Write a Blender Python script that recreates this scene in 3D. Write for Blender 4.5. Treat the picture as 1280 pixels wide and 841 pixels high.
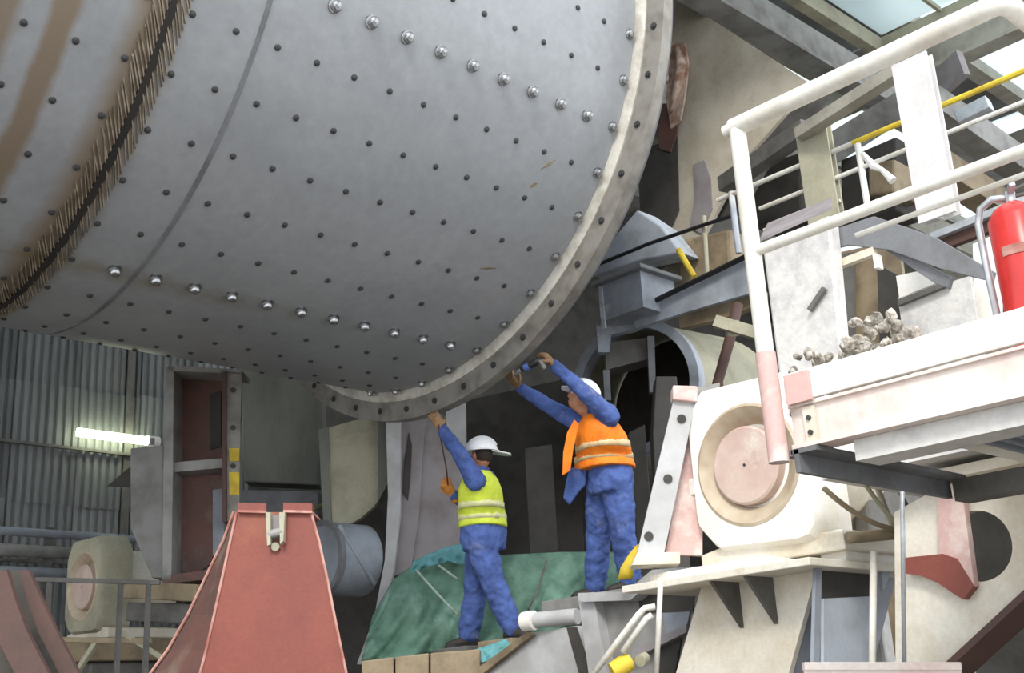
import bpy, bmesh, math, random
from mathutils import Vector, Matrix
random.seed(7)
for _o in list(bpy.data.objects): bpy.data.objects.remove(_o)
scene = bpy.context.scene
COL = scene.collection
V = Vector
# world axes: X runs along the mill's axis, Y across the hall, Z up; the camera stands at X=Y=0
ZC = 1.6
F = 1479.88
RT = V((0.7280, -0.6836, -0.0541)).normalized()
FW = V((0.6632, 0.6818, 0.3086)).normalized()
UP = RT.cross(FW).normalized()
RT = FW.cross(UP).normalized()
CAM = V((0, 0, ZC))
FH = V((FW.x, FW.y, 0)).normalized()          # horizontal view direction
RH = V((FH.y, -FH.x, 0))                      # horizontal right of it
cd = bpy.data.cameras.new('camera'); cam = bpy.data.objects.new('camera', cd); COL.objects.link(cam)
cd.sensor_fit = 'HORIZONTAL'; cd.sensor_width = 36; cd.lens = 36 * F / 1280; cd.clip_end = 300
m = Matrix.Identity(4)
for i in range(3):
    m[i][0] = RT[i]; m[i][1] = UP[i]; m[i][2] = -FW[i]; m[i][3] = CAM[i]
cam.matrix_world = m
scene.camera = cam
# overcast sky and a hazy sun from the open side of the hall
w = bpy.data.worlds.new('sky'); scene.world = w; w.use_nodes = True
bg = w.node_tree.nodes['Background']; bg.inputs[0].default_value = (0.92, 0.96, 1.0, 1); bg.inputs[1].default_value = 1.9
sl = bpy.data.lights.new('sun', 'SUN'); sl.energy = 2.0; sl.angle = math.radians(14); sl.color = (1, 0.95, 0.87)
so = bpy.data.objects.new('sun', sl); COL.objects.link(so); so.location = (-20, -20, 30)
so.rotation_euler = (V((-0.62, -0.52, 0.60))).to_track_quat('Z', 'Y').to_euler()
scene.view_settings.view_transform = 'Standard'; scene.view_settings.look = 'None'
scene.view_settings.gamma = 1; scene.view_settings.use_curve_mapping = False
scene.view_settings.exposure = 0.2

# ---------------------------------------------------------------- unprojection onto real planes
def ray(x, y): return FW + RT * ((x - 640) / F) - UP * ((y - 420.5) / F)
def D_(x, y, d): return CAM + ray(x, y) * d
def X_(x, y, X): q = ray(x, y); return CAM + q * (X / q.x)
def Y_(x, y, Y): q = ray(x, y); return CAM + q * (Y / q.y)
def Z_(x, y, Z): q = ray(x, y); return CAM + q * ((Z - ZC) / q.z)
def proj(P):
    v = P - CAM; d = v.dot(FW)
    return 640 + F * v.dot(RT) / d, 420.5 - F * v.dot(UP) / d, d

# ---------------------------------------------------------------- materials
def lin(c):
    r = []
    for v in c:
        v /= 255; r.append(v / 12.92 if v <= 0.04045 else ((v + 0.055) / 1.055) ** 2.4)
    return (r[0], r[1], r[2], 1)
def mat(name, col, col2=None, rough=0.65, metal=0.0, scale=3.0, lo=0.42, hi=0.62, bump=0.06, fine=40.0, stretch=(1, 1, 1), col3=None, lo3=0.58, hi3=0.66, scale3=1.3, rand=0.0):
    M = bpy.data.materials.new(name); M.use_nodes = True; nt = M.node_tree; N = nt.nodes; L = nt.links
    b = N['Principled BSDF']; b.inputs['Roughness'].default_value = rough; b.inputs['Metallic'].default_value = metal
    tc = N.new('ShaderNodeTexCoord'); mp = N.new('ShaderNodeMapping'); mp.inputs['Scale'].default_value = stretch
    L.new(tc.outputs['Object'], mp.inputs[0])
    def noise(s, det=6):
        n = N.new('ShaderNodeTexNoise'); n.inputs['Scale'].default_value = s; n.inputs['Detail'].default_value = det; n.inputs['Roughness'].default_value = 0.62
        L.new(mp.outputs[0], n.inputs['Vector']); return n
    def ramp(n, a, z):
        r = N.new('ShaderNodeMapRange'); r.inputs[1].default_value = a; r.inputs[2].default_value = z; L.new(n.outputs[0], r.inputs[0]); return r
    def mix(fac, c1, c2):
        x = N.new('ShaderNodeMix'); x.data_type = 'RGBA'; L.new(fac, x.inputs[0])
        for s, c in ((6, c1), (7, c2)):
            if isinstance(c, tuple): x.inputs[s].default_value = c
            else: L.new(c, x.inputs[s])
        return x.outputs[2]
    c2 = col2 or tuple(v * 0.82 for v in col)
    out = mix(ramp(noise(scale), lo, hi).outputs[0], lin(col), lin(c2))
    if col3: out = mix(ramp(noise(scale3, 8), lo3, hi3).outputs[0], out, lin(col3))
    f = noise(fine, 3)
    out2 = N.new('ShaderNodeMix'); out2.data_type = 'RGBA'; out2.blend_type = 'MULTIPLY'; out2.inputs[0].default_value = 0.35
    L.new(out, out2.inputs[6])
    cr = N.new('ShaderNodeMapRange'); cr.inputs[1].default_value = 0.3; cr.inputs[2].default_value = 0.7; cr.inputs[3].default_value = 0.75; cr.inputs[4].default_value = 1.1
    L.new(f.outputs[0], cr.inputs[0]); L.new(cr.outputs[0], out2.inputs[7])
    last = out2.outputs[2]
    if rand:
        oi = N.new('ShaderNodeObjectInfo'); hs = N.new('ShaderNodeHueSaturation')
        mr = N.new('ShaderNodeMapRange'); mr.inputs[3].default_value = 1 - rand; mr.inputs[4].default_value = 1 + rand
        L.new(oi.outputs['Random'], mr.inputs[0]); L.new(mr.outputs[0], hs.inputs['Value']); L.new(last, hs.inputs['Color']); last = hs.outputs[0]
    L.new(last, b.inputs['Base Color'])
    if bump:
        bp = N.new('ShaderNodeBump'); bp.inputs['Strength'].default_value = bump; bp.inputs['Distance'].default_value = 0.02
        L.new(f.outputs[0], bp.inputs['Height']); L.new(bp.outputs[0], b.inputs['Normal'])
    return M
MT = dict(
    drum=None,
    worn=mat('worn_flange_steel', (214, 210, 200), (180, 174, 163), rough=0.5, metal=0.2, scale=6),
    flange=mat('flange_steel', (148, 144, 137), (120, 115, 108), rough=0.5, metal=0.2, scale=5),
    bolt=mat('bolt_steel', (188, 190, 192), (110, 110, 110), rough=0.25, metal=0.85, scale=20),
    darkbolt=mat('dark_bolt', (62, 62, 64), (44, 44, 46), rough=0.6, scale=30),
    tooth=mat('greasy_tooth', (168, 156, 138), (110, 98, 82), rough=0.55, scale=9, lo=0.35),
    groove=mat('groove_black', (42, 38, 34), rough=0.8),
    cream=mat('cream_paint', (226, 221, 208), (208, 198, 178), scale=2.2, col3=(172, 152, 118), lo3=0.62, hi3=0.74),
    white=mat('white_paint', (240, 239, 234), (228, 223, 212), scale=2.5, col3=(204, 190, 162), lo3=0.66, hi3=0.76),
    rail=mat('rail_paint', (228, 226, 218), (208, 202, 190), scale=4, col3=(180, 130, 118), lo3=0.66, hi3=0.72, rough=0.5),
    yellow=mat('yellow_paint', (222, 196, 60), (190, 160, 50), scale=5),
    pink=mat('pink_primer', (206, 172, 166), (226, 212, 204), scale=3.0, lo=0.5, hi=0.62),
    pinkface=mat('pink_washed_paint', (232, 220, 212), (220, 196, 188), scale=2.2, lo=0.5, hi=0.66, col3=(180, 160, 130), lo3=0.68, hi3=0.75),
    disc=mat('disc_primer', (204, 182, 170), (190, 160, 150), scale=5, col3=(214, 202, 190), lo3=0.5, hi3=0.6, scale3=4),
    bezel=mat('bezel_tan', (196, 182, 160), (170, 150, 126), scale=5),
    bluegrey=mat('bluegrey_paint_and_shade', (150, 157, 167), (128, 133, 141), scale=2.5, col3=(190, 192, 192), lo3=0.6, hi3=0.7),
    paleblue=mat('pale_blue_paint', (178, 186, 197), (150, 155, 163), scale=2.5, col3=(200, 204, 206), lo3=0.6, hi3=0.7),
    grey=mat('grey_steel', (150, 149, 146), (118, 116, 112), scale=2.5, col3=(176, 170, 160), lo3=0.6, hi3=0.7),
    mauve=mat('mauve_grey_steel', (150, 144, 146), (128, 120, 120), scale=2.5),
    darkgrey=mat('dark_grey_steel', (106, 104, 100), (84, 81, 76), scale=3),
    plateg=mat('slab_grey', (120, 122, 126), (100, 100, 102), scale=3),
    dark=mat('dark_parts_and_shade', (72, 69, 65), (58, 55, 52), rough=0.85, scale=3),  # dark tone of casings and walls; stands for shade in openings and gaps
    black=mat('black_rubber', (32, 33, 36), rough=0.5),
    rust=mat('red_primer', (134, 68, 55), (121, 61, 52), scale=2.0, col3=(160, 100, 68), lo3=0.56, hi3=0.72, rough=0.55),  # orange third tone puts the light spot on the guard into the colour
    palered=mat('pale_red', (196, 150, 138), (160, 100, 88), scale=8),
    darkrust=mat('dark_red_primer', (108, 74, 66), (92, 70, 64), scale=3, col3=(130, 116, 104), lo3=0.52, hi3=0.66),
    brown=mat('brown_primer', (88, 62, 55), (76, 56, 51), scale=3),
    tan=mat('tan_steel', (150, 134, 108), (118, 104, 84), scale=3),
    greentint=mat('grey_green_panel', (122, 124, 114), (100, 102, 94), scale=1.6, stretch=(1, 1, 0.4)),
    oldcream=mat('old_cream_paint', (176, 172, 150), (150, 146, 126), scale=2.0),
    concrete=mat('limewashed_concrete', (214, 212, 208), (178, 176, 178), scale=5, lo=0.45, hi=0.7, bump=0.3, fine=18),
    ground=mat('ground_concrete', (118, 113, 106), (96, 92, 86), scale=0.8, bump=0.2),
    offwhite=mat('offwhite_paint', (216, 214, 214), (206, 203, 202), scale=2.5),
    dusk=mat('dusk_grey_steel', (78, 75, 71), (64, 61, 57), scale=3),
    palegrey=mat('pale_grey_steel', (188, 189, 190), (164, 163, 162), scale=2.5),
    sheet=mat('corrugated_sheet', (128, 130, 130), (98, 100, 100), scale=1.2, stretch=(3, 3, 0.3), rough=0.5, rand=0.18),
    roof=mat('roof_sheet', (150, 152, 156), (124, 126, 128), scale=1.5, rand=0.1),
    roofbeam=mat('roof_beam', (176, 172, 160), (150, 145, 132), scale=2),
    hopper=mat('hopper_plate', (196, 188, 172), (170, 160, 142), scale=1.6, col3=(150, 128, 108), lo3=0.62, hi3=0.74),
    torn=mat('torn_plate', (208, 186, 170), (150, 112, 92), scale=6),
    tarp=mat('green_mesh_tarp', (104, 142, 124), (80, 114, 98), scale=6, col3=(142, 172, 164), lo3=0.6, hi3=0.72, fine=90, bump=0.25, rough=0.6),  # pale third tone puts bluish highlights into the mesh colour
    tarpb=mat('tarp_highlight', (108, 168, 178), (90, 150, 150), scale=6, rough=0.6),  # lighter bluish copy of the tarp colour, standing for its highlights
    blue=mat('blue_workwear', (78, 102, 166), (62, 82, 138), scale=7, col3=(112, 124, 164), lo3=0.58, hi3=0.72, scale3=5, rough=0.9, bump=0.2, fine=60),
    hvy=mat('hivis_yellow', (216, 232, 76), (200, 216, 60), scale=8, rough=0.7),
    hvo=mat('hivis_orange', (255, 142, 30), (248, 124, 24), scale=8, rough=0.7),
    silver=mat('reflective_tape', (220, 222, 164), (204, 204, 150), scale=14, rough=0.4),
    silvero=mat('reflective_tape_warm', (224, 200, 158), (206, 176, 130), scale=14, rough=0.4),
    skin=mat('skin', (196, 140, 108), (180, 120, 92), scale=14, rough=0.6, bump=0.02),
    glove=mat('tan_glove', (158, 126, 92), (130, 100, 74), scale=14, rough=0.9),
    gloveo=mat('orange_glove', (206, 136, 60), (170, 110, 56), scale=14, rough=0.9),
    helmet=mat('white_helmet', (244, 245, 247), (236, 238, 240), scale=3, rough=0.3, bump=0),
    boot=mat('boot_leather', (56, 50, 46), (40, 36, 34), scale=14, rough=0.7),
    hair=mat('dark_hair', (52, 42, 36), rough=0.9),
    red=mat('extinguisher_red', (206, 52, 48), (190, 44, 42), scale=4, rough=0.3, bump=0),
    chrome=mat('pipe_metal', (196, 202, 208), (170, 174, 178), scale=6, rough=0.35, metal=0.4),
    hose=mat('white_hose', (226, 224, 216), (200, 194, 180), scale=8),
    rubble=mat('rubble_stone', (208, 203, 193), (118, 108, 96), scale=14, bump=0.3, rand=0.2),
    rope=mat('pale_rope', (180, 200, 190), (150, 165, 150), scale=20),
)
def glow(name, col, strength):
    M = bpy.data.materials.new(name); M.use_nodes = True; b = M.node_tree.nodes['Principled BSDF']
    b.inputs['Base Color'].default_value = lin(col); b.inputs['Emission Color'].default_value = lin(col); b.inputs['Emission Strength'].default_value = strength
    return M
MT['tube'] = glow('fluorescent_tube', (244, 255, 214), 12.0)
def translucent(name, col):
    M = bpy.data.materials.new(name); M.use_nodes = True; nt = M.node_tree; b = nt.nodes['Principled BSDF']
    b.inputs['Base Color'].default_value = lin(col); b.inputs['Roughness'].default_value = 0.4
    t = nt.nodes.new('ShaderNodeBsdfTranslucent'); t.inputs[0].default_value = lin(col)
    x = nt.nodes.new('ShaderNodeMixShader'); x.inputs[0].default_value = 0.75
    nt.links.new(b.outputs[0], x.inputs[1]); nt.links.new(t.outputs[0], x.inputs[2]); nt.links.new(x.outputs[0], nt.nodes['Material Output'].inputs[0])
    return M
MT['skylight'] = translucent('skylight_panel', (236, 244, 246))
# the drum: grey paint with brown grease bands that run round it at fixed places along its axis, and rust runs below one bolt row
def drum_mat():
    M = mat('drum_paint', (158, 161, 165), (147, 150, 154), rough=0.42, metal=0.14, scale=1.6, lo=0.35, hi=0.7, bump=0.02, fine=14)
    nt = M.node_tree; N = nt.nodes; L = nt.links; b = N['Principled BSDF']
    src = b.inputs['Base Color'].links[0].from_socket
    tc = N.new('ShaderNodeTexCoord'); sp = N.new('ShaderNodeSeparateXYZ'); L.new(tc.outputs['Object'], sp.inputs[0])
    ns = N.new('ShaderNodeTexNoise'); ns.inputs['Scale'].default_value = 5; ns.inputs['Detail'].default_value = 6
    L.new(tc.outputs['Object'], ns.inputs['Vector'])
    ad = N.new('ShaderNodeMath'); ad.operation = 'MULTIPLY_ADD'; ad.inputs[1].default_value = 0.08; L.new(ns.outputs[0], ad.inputs[0]); L.new(sp.outputs[0], ad.inputs[2])
    cr = N.new('ShaderNodeValToRGB'); L.new(ad.outputs[0], cr.inputs[0])
    # ramp input is (x - x0) / span
    mr = N.new('ShaderNodeMapRange'); mr.inputs[1].default_value = 1.0; mr.inputs[2].default_value = 4.0; L.new(ad.outputs[0], mr.inputs[0]); L.new(mr.outputs[0], cr.inputs[0])
    e = cr.color_ramp.elements
    def p(x): return (x + 0.04 - 1.0) / 3.0
    stops = [(1.0, .85), (1.90, .85), (1.96, 0), (2.07, 0), (2.11, .9), (2.20, .9), (2.25, 0), (2.44, 0), (2.56, .85), (2.70, .85), (2.80, .15), (2.86, 0)]
    while len(e) < len(stops): e.new(0.5)
    for i, (x, v) in enumerate(stops): e[i].position = max(0, min(1, p(x))); e[i].color = (v, v, v, 1)
    mx = N.new('ShaderNodeMix'); mx.data_type = 'RGBA'; L.new(cr.outputs[0], mx.inputs[0]); L.new(src, mx.inputs[6]); mx.inputs[7].default_value = lin((128, 112, 92))
    # rust run under the lower row of large bolts
    an = N.new('ShaderNodeMath'); an.operation = 'ARCTAN2'; L.new(sp.outputs[2], an.inputs[0]); L.new(sp.outputs[1], an.inputs[1])
    d = N.new('ShaderNodeMath'); d.operation = 'SUBTRACT'; d.inputs[1].default_value = -(math.pi - 1.312); L.new(an.outputs[0], d.inputs[0])
    ab = N.new('ShaderNodeMath'); ab.operation = 'ABSOLUTE'; L.new(d.outputs[0], ab.inputs[0])
    m1 = N.new('ShaderNodeMapRange'); m1.inputs[1].default_value = 0.0; m1.inputs[2].default_value = 0.05; m1.inputs[3].default_value = 1; m1.inputs[4].default_value = 0; L.new(ab.outputs[0], m1.inputs[0])
    x1 = N.new('ShaderNodeMapRange'); x1.inputs[1].default_value = 4.9; x1.inputs[2].default_value = 3.7; L.new(sp.outputs[0], x1.inputs[0])
    n2 = N.new('ShaderNodeMapRange'); n2.inputs[1].default_value = 0.35; n2.inputs[2].default_value = 0.6; L.new(ns.outputs[0], n2.inputs[0])
    mm = N.new('ShaderNodeMath'); mm.operation = 'MULTIPLY'; L.new(m1.outputs[0], mm.inputs[0]); L.new(x1.outputs[0], mm.inputs[1])
    m3 = N.new('ShaderNodeMath'); m3.operation = 'MULTIPLY'; L.new(mm.outputs[0], m3.inputs[0]); L.new(n2.outputs[0], m3.inputs[1])
    m4 = N.new('ShaderNodeMath'); m4.operation = 'MULTIPLY'; m4.inputs[1].default_value = 0.6; L.new(m3.outputs[0], m4.inputs[0])
    m2 = N.new('ShaderNodeMix'); m2.data_type = 'RGBA'; L.new(m4.outputs[0], m2.inputs[0]); L.new(mx.outputs[2], m2.inputs[6]); m2.inputs[7].default_value = lin((124, 112, 74))
    L.new(m2.outputs[2], b.inputs['Base Color'])
    return M
MT['drum'] = drum_mat()

# ---------------------------------------------------------------- mesh builder
class MB:
    def __init__(s): s.v = []; s.f = []
    def add(s, vs, fs):
        o = len(s.v); s.v += [V(p) for p in vs]; s.f += [tuple(i + o for i in f) for f in fs]; return s
    def box(s, a, b):
        x0, x1 = sorted((a[0], b[0])); y0, y1 = sorted((a[1], b[1])); z0, z1 = sorted((a[2], b[2]))
        vs = [(x, y, z) for z in (z0, z1) for y in (y0, y1) for x in (x0, x1)]
        return s.add(vs, [(0, 2, 3, 1), (4, 5, 7, 6), (0, 1, 5, 4), (2, 6, 7, 3), (0, 4, 6, 2), (1, 3, 7, 5)])
    def beam(s, p, q, w, h, up=V((0, 0, 1))):
        p = V(p); q = V(q); d = (q - p).normalized()
        a = d.cross(up)
        if a.length < 1e-4: a = d.cross(V((1, 0, 0)))
        a.normalize(); b = a.cross(d).normalized()
        vs = [c + a * (i * w / 2) + b * (j * h / 2) for c in (p, q) for i, j in ((-1, -1), (1, -1), (1, 1), (-1, 1))]
        return s.add(vs, [(0, 1, 2, 3), (7, 6, 5, 4), (0, 4, 5, 1), (1, 5, 6, 2), (2, 6, 7, 3), (3, 7, 4, 0)])
    def prism(s, pts, ext):
        n = len(pts); pts = [V(p) for p in pts]; e = V(ext)
        return s.add(pts + [p + e for p in pts], [tuple(range(n - 1, -1, -1)), tuple(range(n, 2 * n))] + [(i, (i + 1) % n, n + (i + 1) % n, n + i) for i in range(n)])
    def loft(s, rings, cap=True, closed=True):
        n = len(rings[0]); o = len(s.v)
        for r in rings: s.v += [V(p) for p in r]
        for k in range(len(rings) - 1):
            for i in range(n if closed else n - 1):
                j = (i + 1) % n
                s.f.append((o + k * n + i, o + k * n + j, o + (k + 1) * n + j, o + (k + 1) * n + i))
        if cap and closed:
            s.f.append(tuple(o + i for i in range(n - 1, -1, -1))); s.f.append(tuple(o + (len(rings) - 1) * n + i for i in range(n)))
        return s
    def cone(s, p, q, r0, r1, n=16, cap=True):
        p = V(p); q = V(q); d = (q - p).normalized(); a = d.orthogonal().normalized(); b = d.cross(a)
        R_ = [[c + (a * math.cos(2 * math.pi * i / n) + b * math.sin(2 * math.pi * i / n)) * r for i in range(n)] for c, r in ((p, r0), (q, r1))]
        return s.loft(R_, cap)
    def cyl(s, p, q, r, n=16): return s.cone(p, q, r, r, n)
    def tube(s, pts, r, n=8, rr=None):
        pts = [V(p) for p in pts]; rings = []; a = None
        for i, p in enumerate(pts):
            d = (pts[min(i + 1, len(pts) - 1)] - pts[max(i - 1, 0)]).normalized()
            if a is None: a = d.orthogonal().normalized()
            a = (a - d * a.dot(d)).normalized(); b = d.cross(a); rad = rr[i] if rr else r
            rings.append([p + (a * math.cos(2 * math.pi * k / n) + b * math.sin(2 * math.pi * k / n)) * rad for k in range(n)])
        return s.loft(rings)
    def sphere(s, c, r, n=14, m_=8, R=None):
        c = V(c); r = V(r) if hasattr(r, '__len__') else V((r, r, r)); R = R or Matrix.Identity(3); rings = []
        for k in range(m_ + 1):
            t = -math.pi / 2 + math.pi * k / m_; cr = max(math.cos(t), 1e-3)
            rings.append([c + R @ V((r.x * cr * math.cos(2 * math.pi * i / n), r.y * cr * math.sin(2 * math.pi * i / n), r.z * math.sin(t))) for i in range(n)])
        return s.loft(rings)
    def lathe(s, c, ax, prof, n=24, a0=0.0, a1=2 * math.pi, ref=None, close=False):
        # prof: list of (along axis, radius); full or partial turn about the axis through c
        c = V(c); ax = V(ax).normalized(); a = (V(ref) if ref else ax.orthogonal()).normalized(); a = (a - ax * a.dot(ax)).normalized(); b = ax.cross(a)
        full = abs(a1 - a0 - 2 * math.pi) < 1e-6
        cnt = n if full else n + 1; k = len(prof); o = len(s.v)
        for i in range(cnt):
            t = a0 + (a1 - a0) * i / n; dr = a * math.cos(t) + b * math.sin(t)
            for (h, r) in prof: s.v.append(c + ax * h + dr * r)
        for i in range(n):
            i2 = (i + 1) % cnt
            for j in range(k if close else k - 1):
                j2 = (j + 1) % k
                s.f.append((o + i * k + j, o + i2 * k + j, o + i2 * k + j2, o + i * k + j2))
        if not full and close:
            s.f.append(tuple(o + j for j in range(k))); s.f.append(tuple(o + (cnt - 1) * k + j for j in range(k - 1, -1, -1)))
        return s

def worldloc(o):
    p = V((0, 0, 0))
    while o: p += o.location; o = o.parent
    return p
def obj(name, mb, material, parent=None, smooth=False, bevel=0.0, autosm=None):
    off = worldloc(parent) if parent else V((0, 0, 0))
    me = bpy.data.meshes.new(name); me.from_pydata([tuple(p - off) for p in mb.v], [], mb.f)
    bm = bmesh.new(); bm.from_mesh(me); bmesh.ops.recalc_face_normals(bm, faces=bm.faces)
    if autosm is not None:
        for f_ in bm.faces: f_.smooth = True
        for e_ in bm.edges: e_.smooth = not (len(e_.link_faces) == 2 and e_.calc_face_angle(0) > math.radians(autosm)) and len(e_.link_faces) == 2
    bm.to_mesh(me); bm.free()
    if smooth:
        for pl in me.polygons: pl.use_smooth = True
    if material: me.materials.append(MT[material] if isinstance(material, str) else material)
    o = bpy.data.objects.new(name, me); COL.objects.link(o)
    if parent: o.parent = parent
    if bevel:
        bv = o.modifiers.new('bevel', 'BEVEL'); bv.width = bevel; bv.segments = 2; bv.limit_method = 'ANGLE'; bv.angle_limit = math.radians(40)
    return o
def centred(name, mb, material, **k):
    """one-mesh top-level object with its origin at the middle of its base"""
    xs = [p.x for p in mb.v]; ys = [p.y for p in mb.v]; zs = [p.z for p in mb.v]
    off = V(((min(xs) + max(xs)) / 2, (min(ys) + max(ys)) / 2, min(zs)))
    mb.v = [p - off for p in mb.v]; o = obj(name, mb, material, **k); o.location = off; return o
def tag(o, label, cat, group=None):
    o['label'] = label; o['category'] = cat
    if group: o['group'] = group
    return o
def thing(name, label, cat, loc=(0, 0, 0), group=None):
    o = bpy.data.objects.new(name, None); COL.objects.link(o); o.location = loc; o.empty_display_size = 0.2
    return tag(o, label, cat, group)
def struct(name, mb=None, material=None, loc=(0, 0, 0), **k):
    if mb is None: o = bpy.data.objects.new(name, None); COL.objects.link(o); o.location = loc
    else: o = obj(name, mb, material, **k)
    o['kind'] = 'structure'; return o
def inst(src, parent, loc, rot=None, name=None):
    o = src.copy(); COL.objects.link(o); o.parent = parent; o.location = V(loc) - (worldloc(parent) if parent else V((0, 0, 0)))
    if rot is not None: o.rotation_euler = rot
    return o
def to_floor(mb, z0=0.0):
    zs = [p.z for p in mb.v]; mid_ = (min(zs) + max(zs)) / 2
    for p in mb.v:
        if p.z < mid_: p.z = z0
    return mb
def pxX(pts, X): return [X_(x, y, X) for x, y in pts]
def pxY(pts, Y): return [Y_(x, y, Y) for x, y in pts]
def plateX(pts, X, t): return MB().prism(pxX(pts, X), (t, 0, 0))
def plateY(pts, Y, t): return MB().prism(pxY(pts, Y), (0, t, 0))
def plateD(pts, d, t):
    """a plate facing the hall's open front (its normal is the horizontal view direction) through a point at depth d"""
    c = CAM + FW * d; o = []
    for x, y in pts:
        q = ray(x, y); o.append(CAM + q * ((c - CAM).dot(FH) / q.dot(FH)))
    return MB().prism(o, FH * t)
def H_(x, y, d):
    q = ray(x, y); return CAM + q * ((FW * d).dot(FH) / q.dot(FH))

# ================================================================ the hall
struct('floor', MB().box((-14, -12, -0.2), (32, 19, 0)), 'ground')
# far wall of corrugated sheets, one object per sheet
WY = 14.6
wall_back = struct('wall_back', MB().box((-5, WY + 0.16, 0), (30, WY + 0.3, 12)), 'dark')
def corr(wd, h, pitch=0.105, dep=0.03):
    mb = MB(); n = int(round(wd / pitch)); pts = []
    for i in range(n):
        x = -wd / 2 + i * wd / n; p = wd / n
        pts += [(x, 0), (x + p * 0.3, 0), (x + p * 0.45, -dep), (x + p * 0.85, -dep)]
    pts.append((wd / 2, 0))
    mb.loft([[V((x, y, z)) for x, y in pts] for z in (0, h)], closed=False); return mb
sw = 0.84
proto = obj('sheet', corr(sw + 0.03, 1.55), 'sheet', wall_back)
first = True
for r_, z in enumerate((1.5, 3.0, 4.5, 6.0)):
    for c_ in range(15):
        x = -3.4 + c_ * sw
        px, py, d = proj(V((x, WY, z + 0.7)))
        if px > 560 or px < -90 or py < 330: continue
        loc = V((x, WY + 0.02 * (r_ % 2) + random.uniform(-.012, .012), z + random.uniform(-.03, .03)))
        if first: proto.location = loc; first = False
        else: inst(proto, wall_back, loc)
girts = []
for z in (2.3, 3.75, 5.2):
    obj('girt', MB().box((-5, WY - 0.1, z), (8.5, WY - 0.05, z + 0.035)), 'darkgrey', wall_back)
for x in (-1.9, 1.05, 4.0, 6.9):
    obj('wall_post', MB().box((x, WY - 0.06, 0), (x + 0.1, WY - 0.035, 8)), 'darkgrey', wall_back)
struct('wall_right', MB().box((30, 4, 0), (30.3, 19, 6.5)), 'grey')
# roof on beams
RZ = 11.0
ceiling = struct('ceiling', loc=(10, 10, RZ))
xs = [-5, -1, 3, 7, 11, 15, 19, 23, 27, 30]
ysr = [4.9, 6.5, 8.1, 9.7, 11.3, 12.9, 14.9]
for i in range(len(xs) - 1):
    for j in range(len(ysr) - 1):
        sky = (i >= 4 and j in (0, 2, 4)) or (i in (6, 7) and j == 1) or (i < 4 and j in (3, 5))  # skylights added for light: unseen left bays and extra panels at the far end
        obj('skylight_panel' if sky else 'roof_panel', MB().box((xs[i] + 0.02, ysr[j] + 0.02, RZ), (xs[i + 1] - 0.02, ysr[j + 1] - 0.02, RZ + (0.03 if sky else 0.06))), 'skylight' if sky else 'roof', ceiling)
for y in ysr:
    b = MB().box((-5, y - 0.03, RZ - 0.3), (30, y + 0.03, RZ - 0.002)); b.box((-5, y - 0.12, RZ - 0.34), (30, y + 0.12, RZ - 0.3))
    obj('purlin', b, 'roofbeam', ceiling)
for x in xs:
    b = MB().box((x - 0.04, 4.9, RZ - 0.85), (x + 0.04, 14.9, RZ - 0.35)); b.box((x - 0.16, 4.9, RZ - 0.9), (x + 0.16, 14.9, RZ - 0.85))
    obj('rafter', b, 'roofbeam', ceiling)
# dark partition deep behind the workers
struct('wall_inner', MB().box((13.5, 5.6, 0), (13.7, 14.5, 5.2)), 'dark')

# ================================================================ the mill drum
DY, DZ, DR, DP, S0, T0, DT, DH, SR = 7.548, 7.076, 2.687, 0.28198, 6.298, 0.4839, 0.13448, 0.254, 0.0895
drum = thing('mill_drum', 'huge grey steel mill drum with rows of bolts and a wide end flange', 'mill', (0, DY, DZ))
def ring_mb(prof, n=160): return MB().lathe((0, DY, DZ), (1, 0, 0), prof, n, close=True, ref=(0, -1, 0))
obj('shell', ring_mb([(-1.2, DR), (S0 + 0.05, DR), (S0 + 0.05, DR - 0.1), (-1.2, DR - 0.1)]), 'drum', drum, autosm=30)
obj('shell_end_wall', MB().lathe((0, DY, DZ), (1, 0, 0), [(-1.15, 0.02), (-1.15, DR - 0.05)], 96, ref=(0, -1, 0)), 'darkgrey', drum)
obj('weld_seam', ring_mb([(3.235, DR - 0.01), (3.238, DR + 0.006), (3.268, DR + 0.006), (3.271, DR - 0.01)]), 'plateg', drum, autosm=50)
fl = obj('flange', ring_mb([(S0, DR - 0.02), (S0, DR + DH), (S0 + 0.10, DR + DH), (S0 + 0.10, DR - 0.02)]), 'flange', drum, autosm=30)
obj('flange_lip', ring_mb([(S0 - 0.03, DR - 0.01), (S0 - 0.03, DR + 0.03), (S0 - 0.012, DR + 0.085), (S0 + 0.01, DR + 0.085), (S0 + 0.01, DR - 0.01)]), 'worn', fl, autosm=25)
obj('mating_flange', ring_mb([(S0 + 0.10, DR - 0.1), (S0 + 0.10, DR + DH - 0.05), (S0 + 0.17, DR + DH - 0.05), (S0 + 0.17, DR - 0.1)]), 'plateg', drum, autosm=30)
obj('end_cone', ring_mb([(S0 + 0.12, DR - 0.05), (S0 + 0.5, 1.2), (S0 + 1.7, 1.1), (S0 + 1.7, 1.0), (S0 + 0.5, 1.1), (S0 + 0.12, DR - 0.12)], 96), 'plateg', drum, autosm=30)
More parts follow.
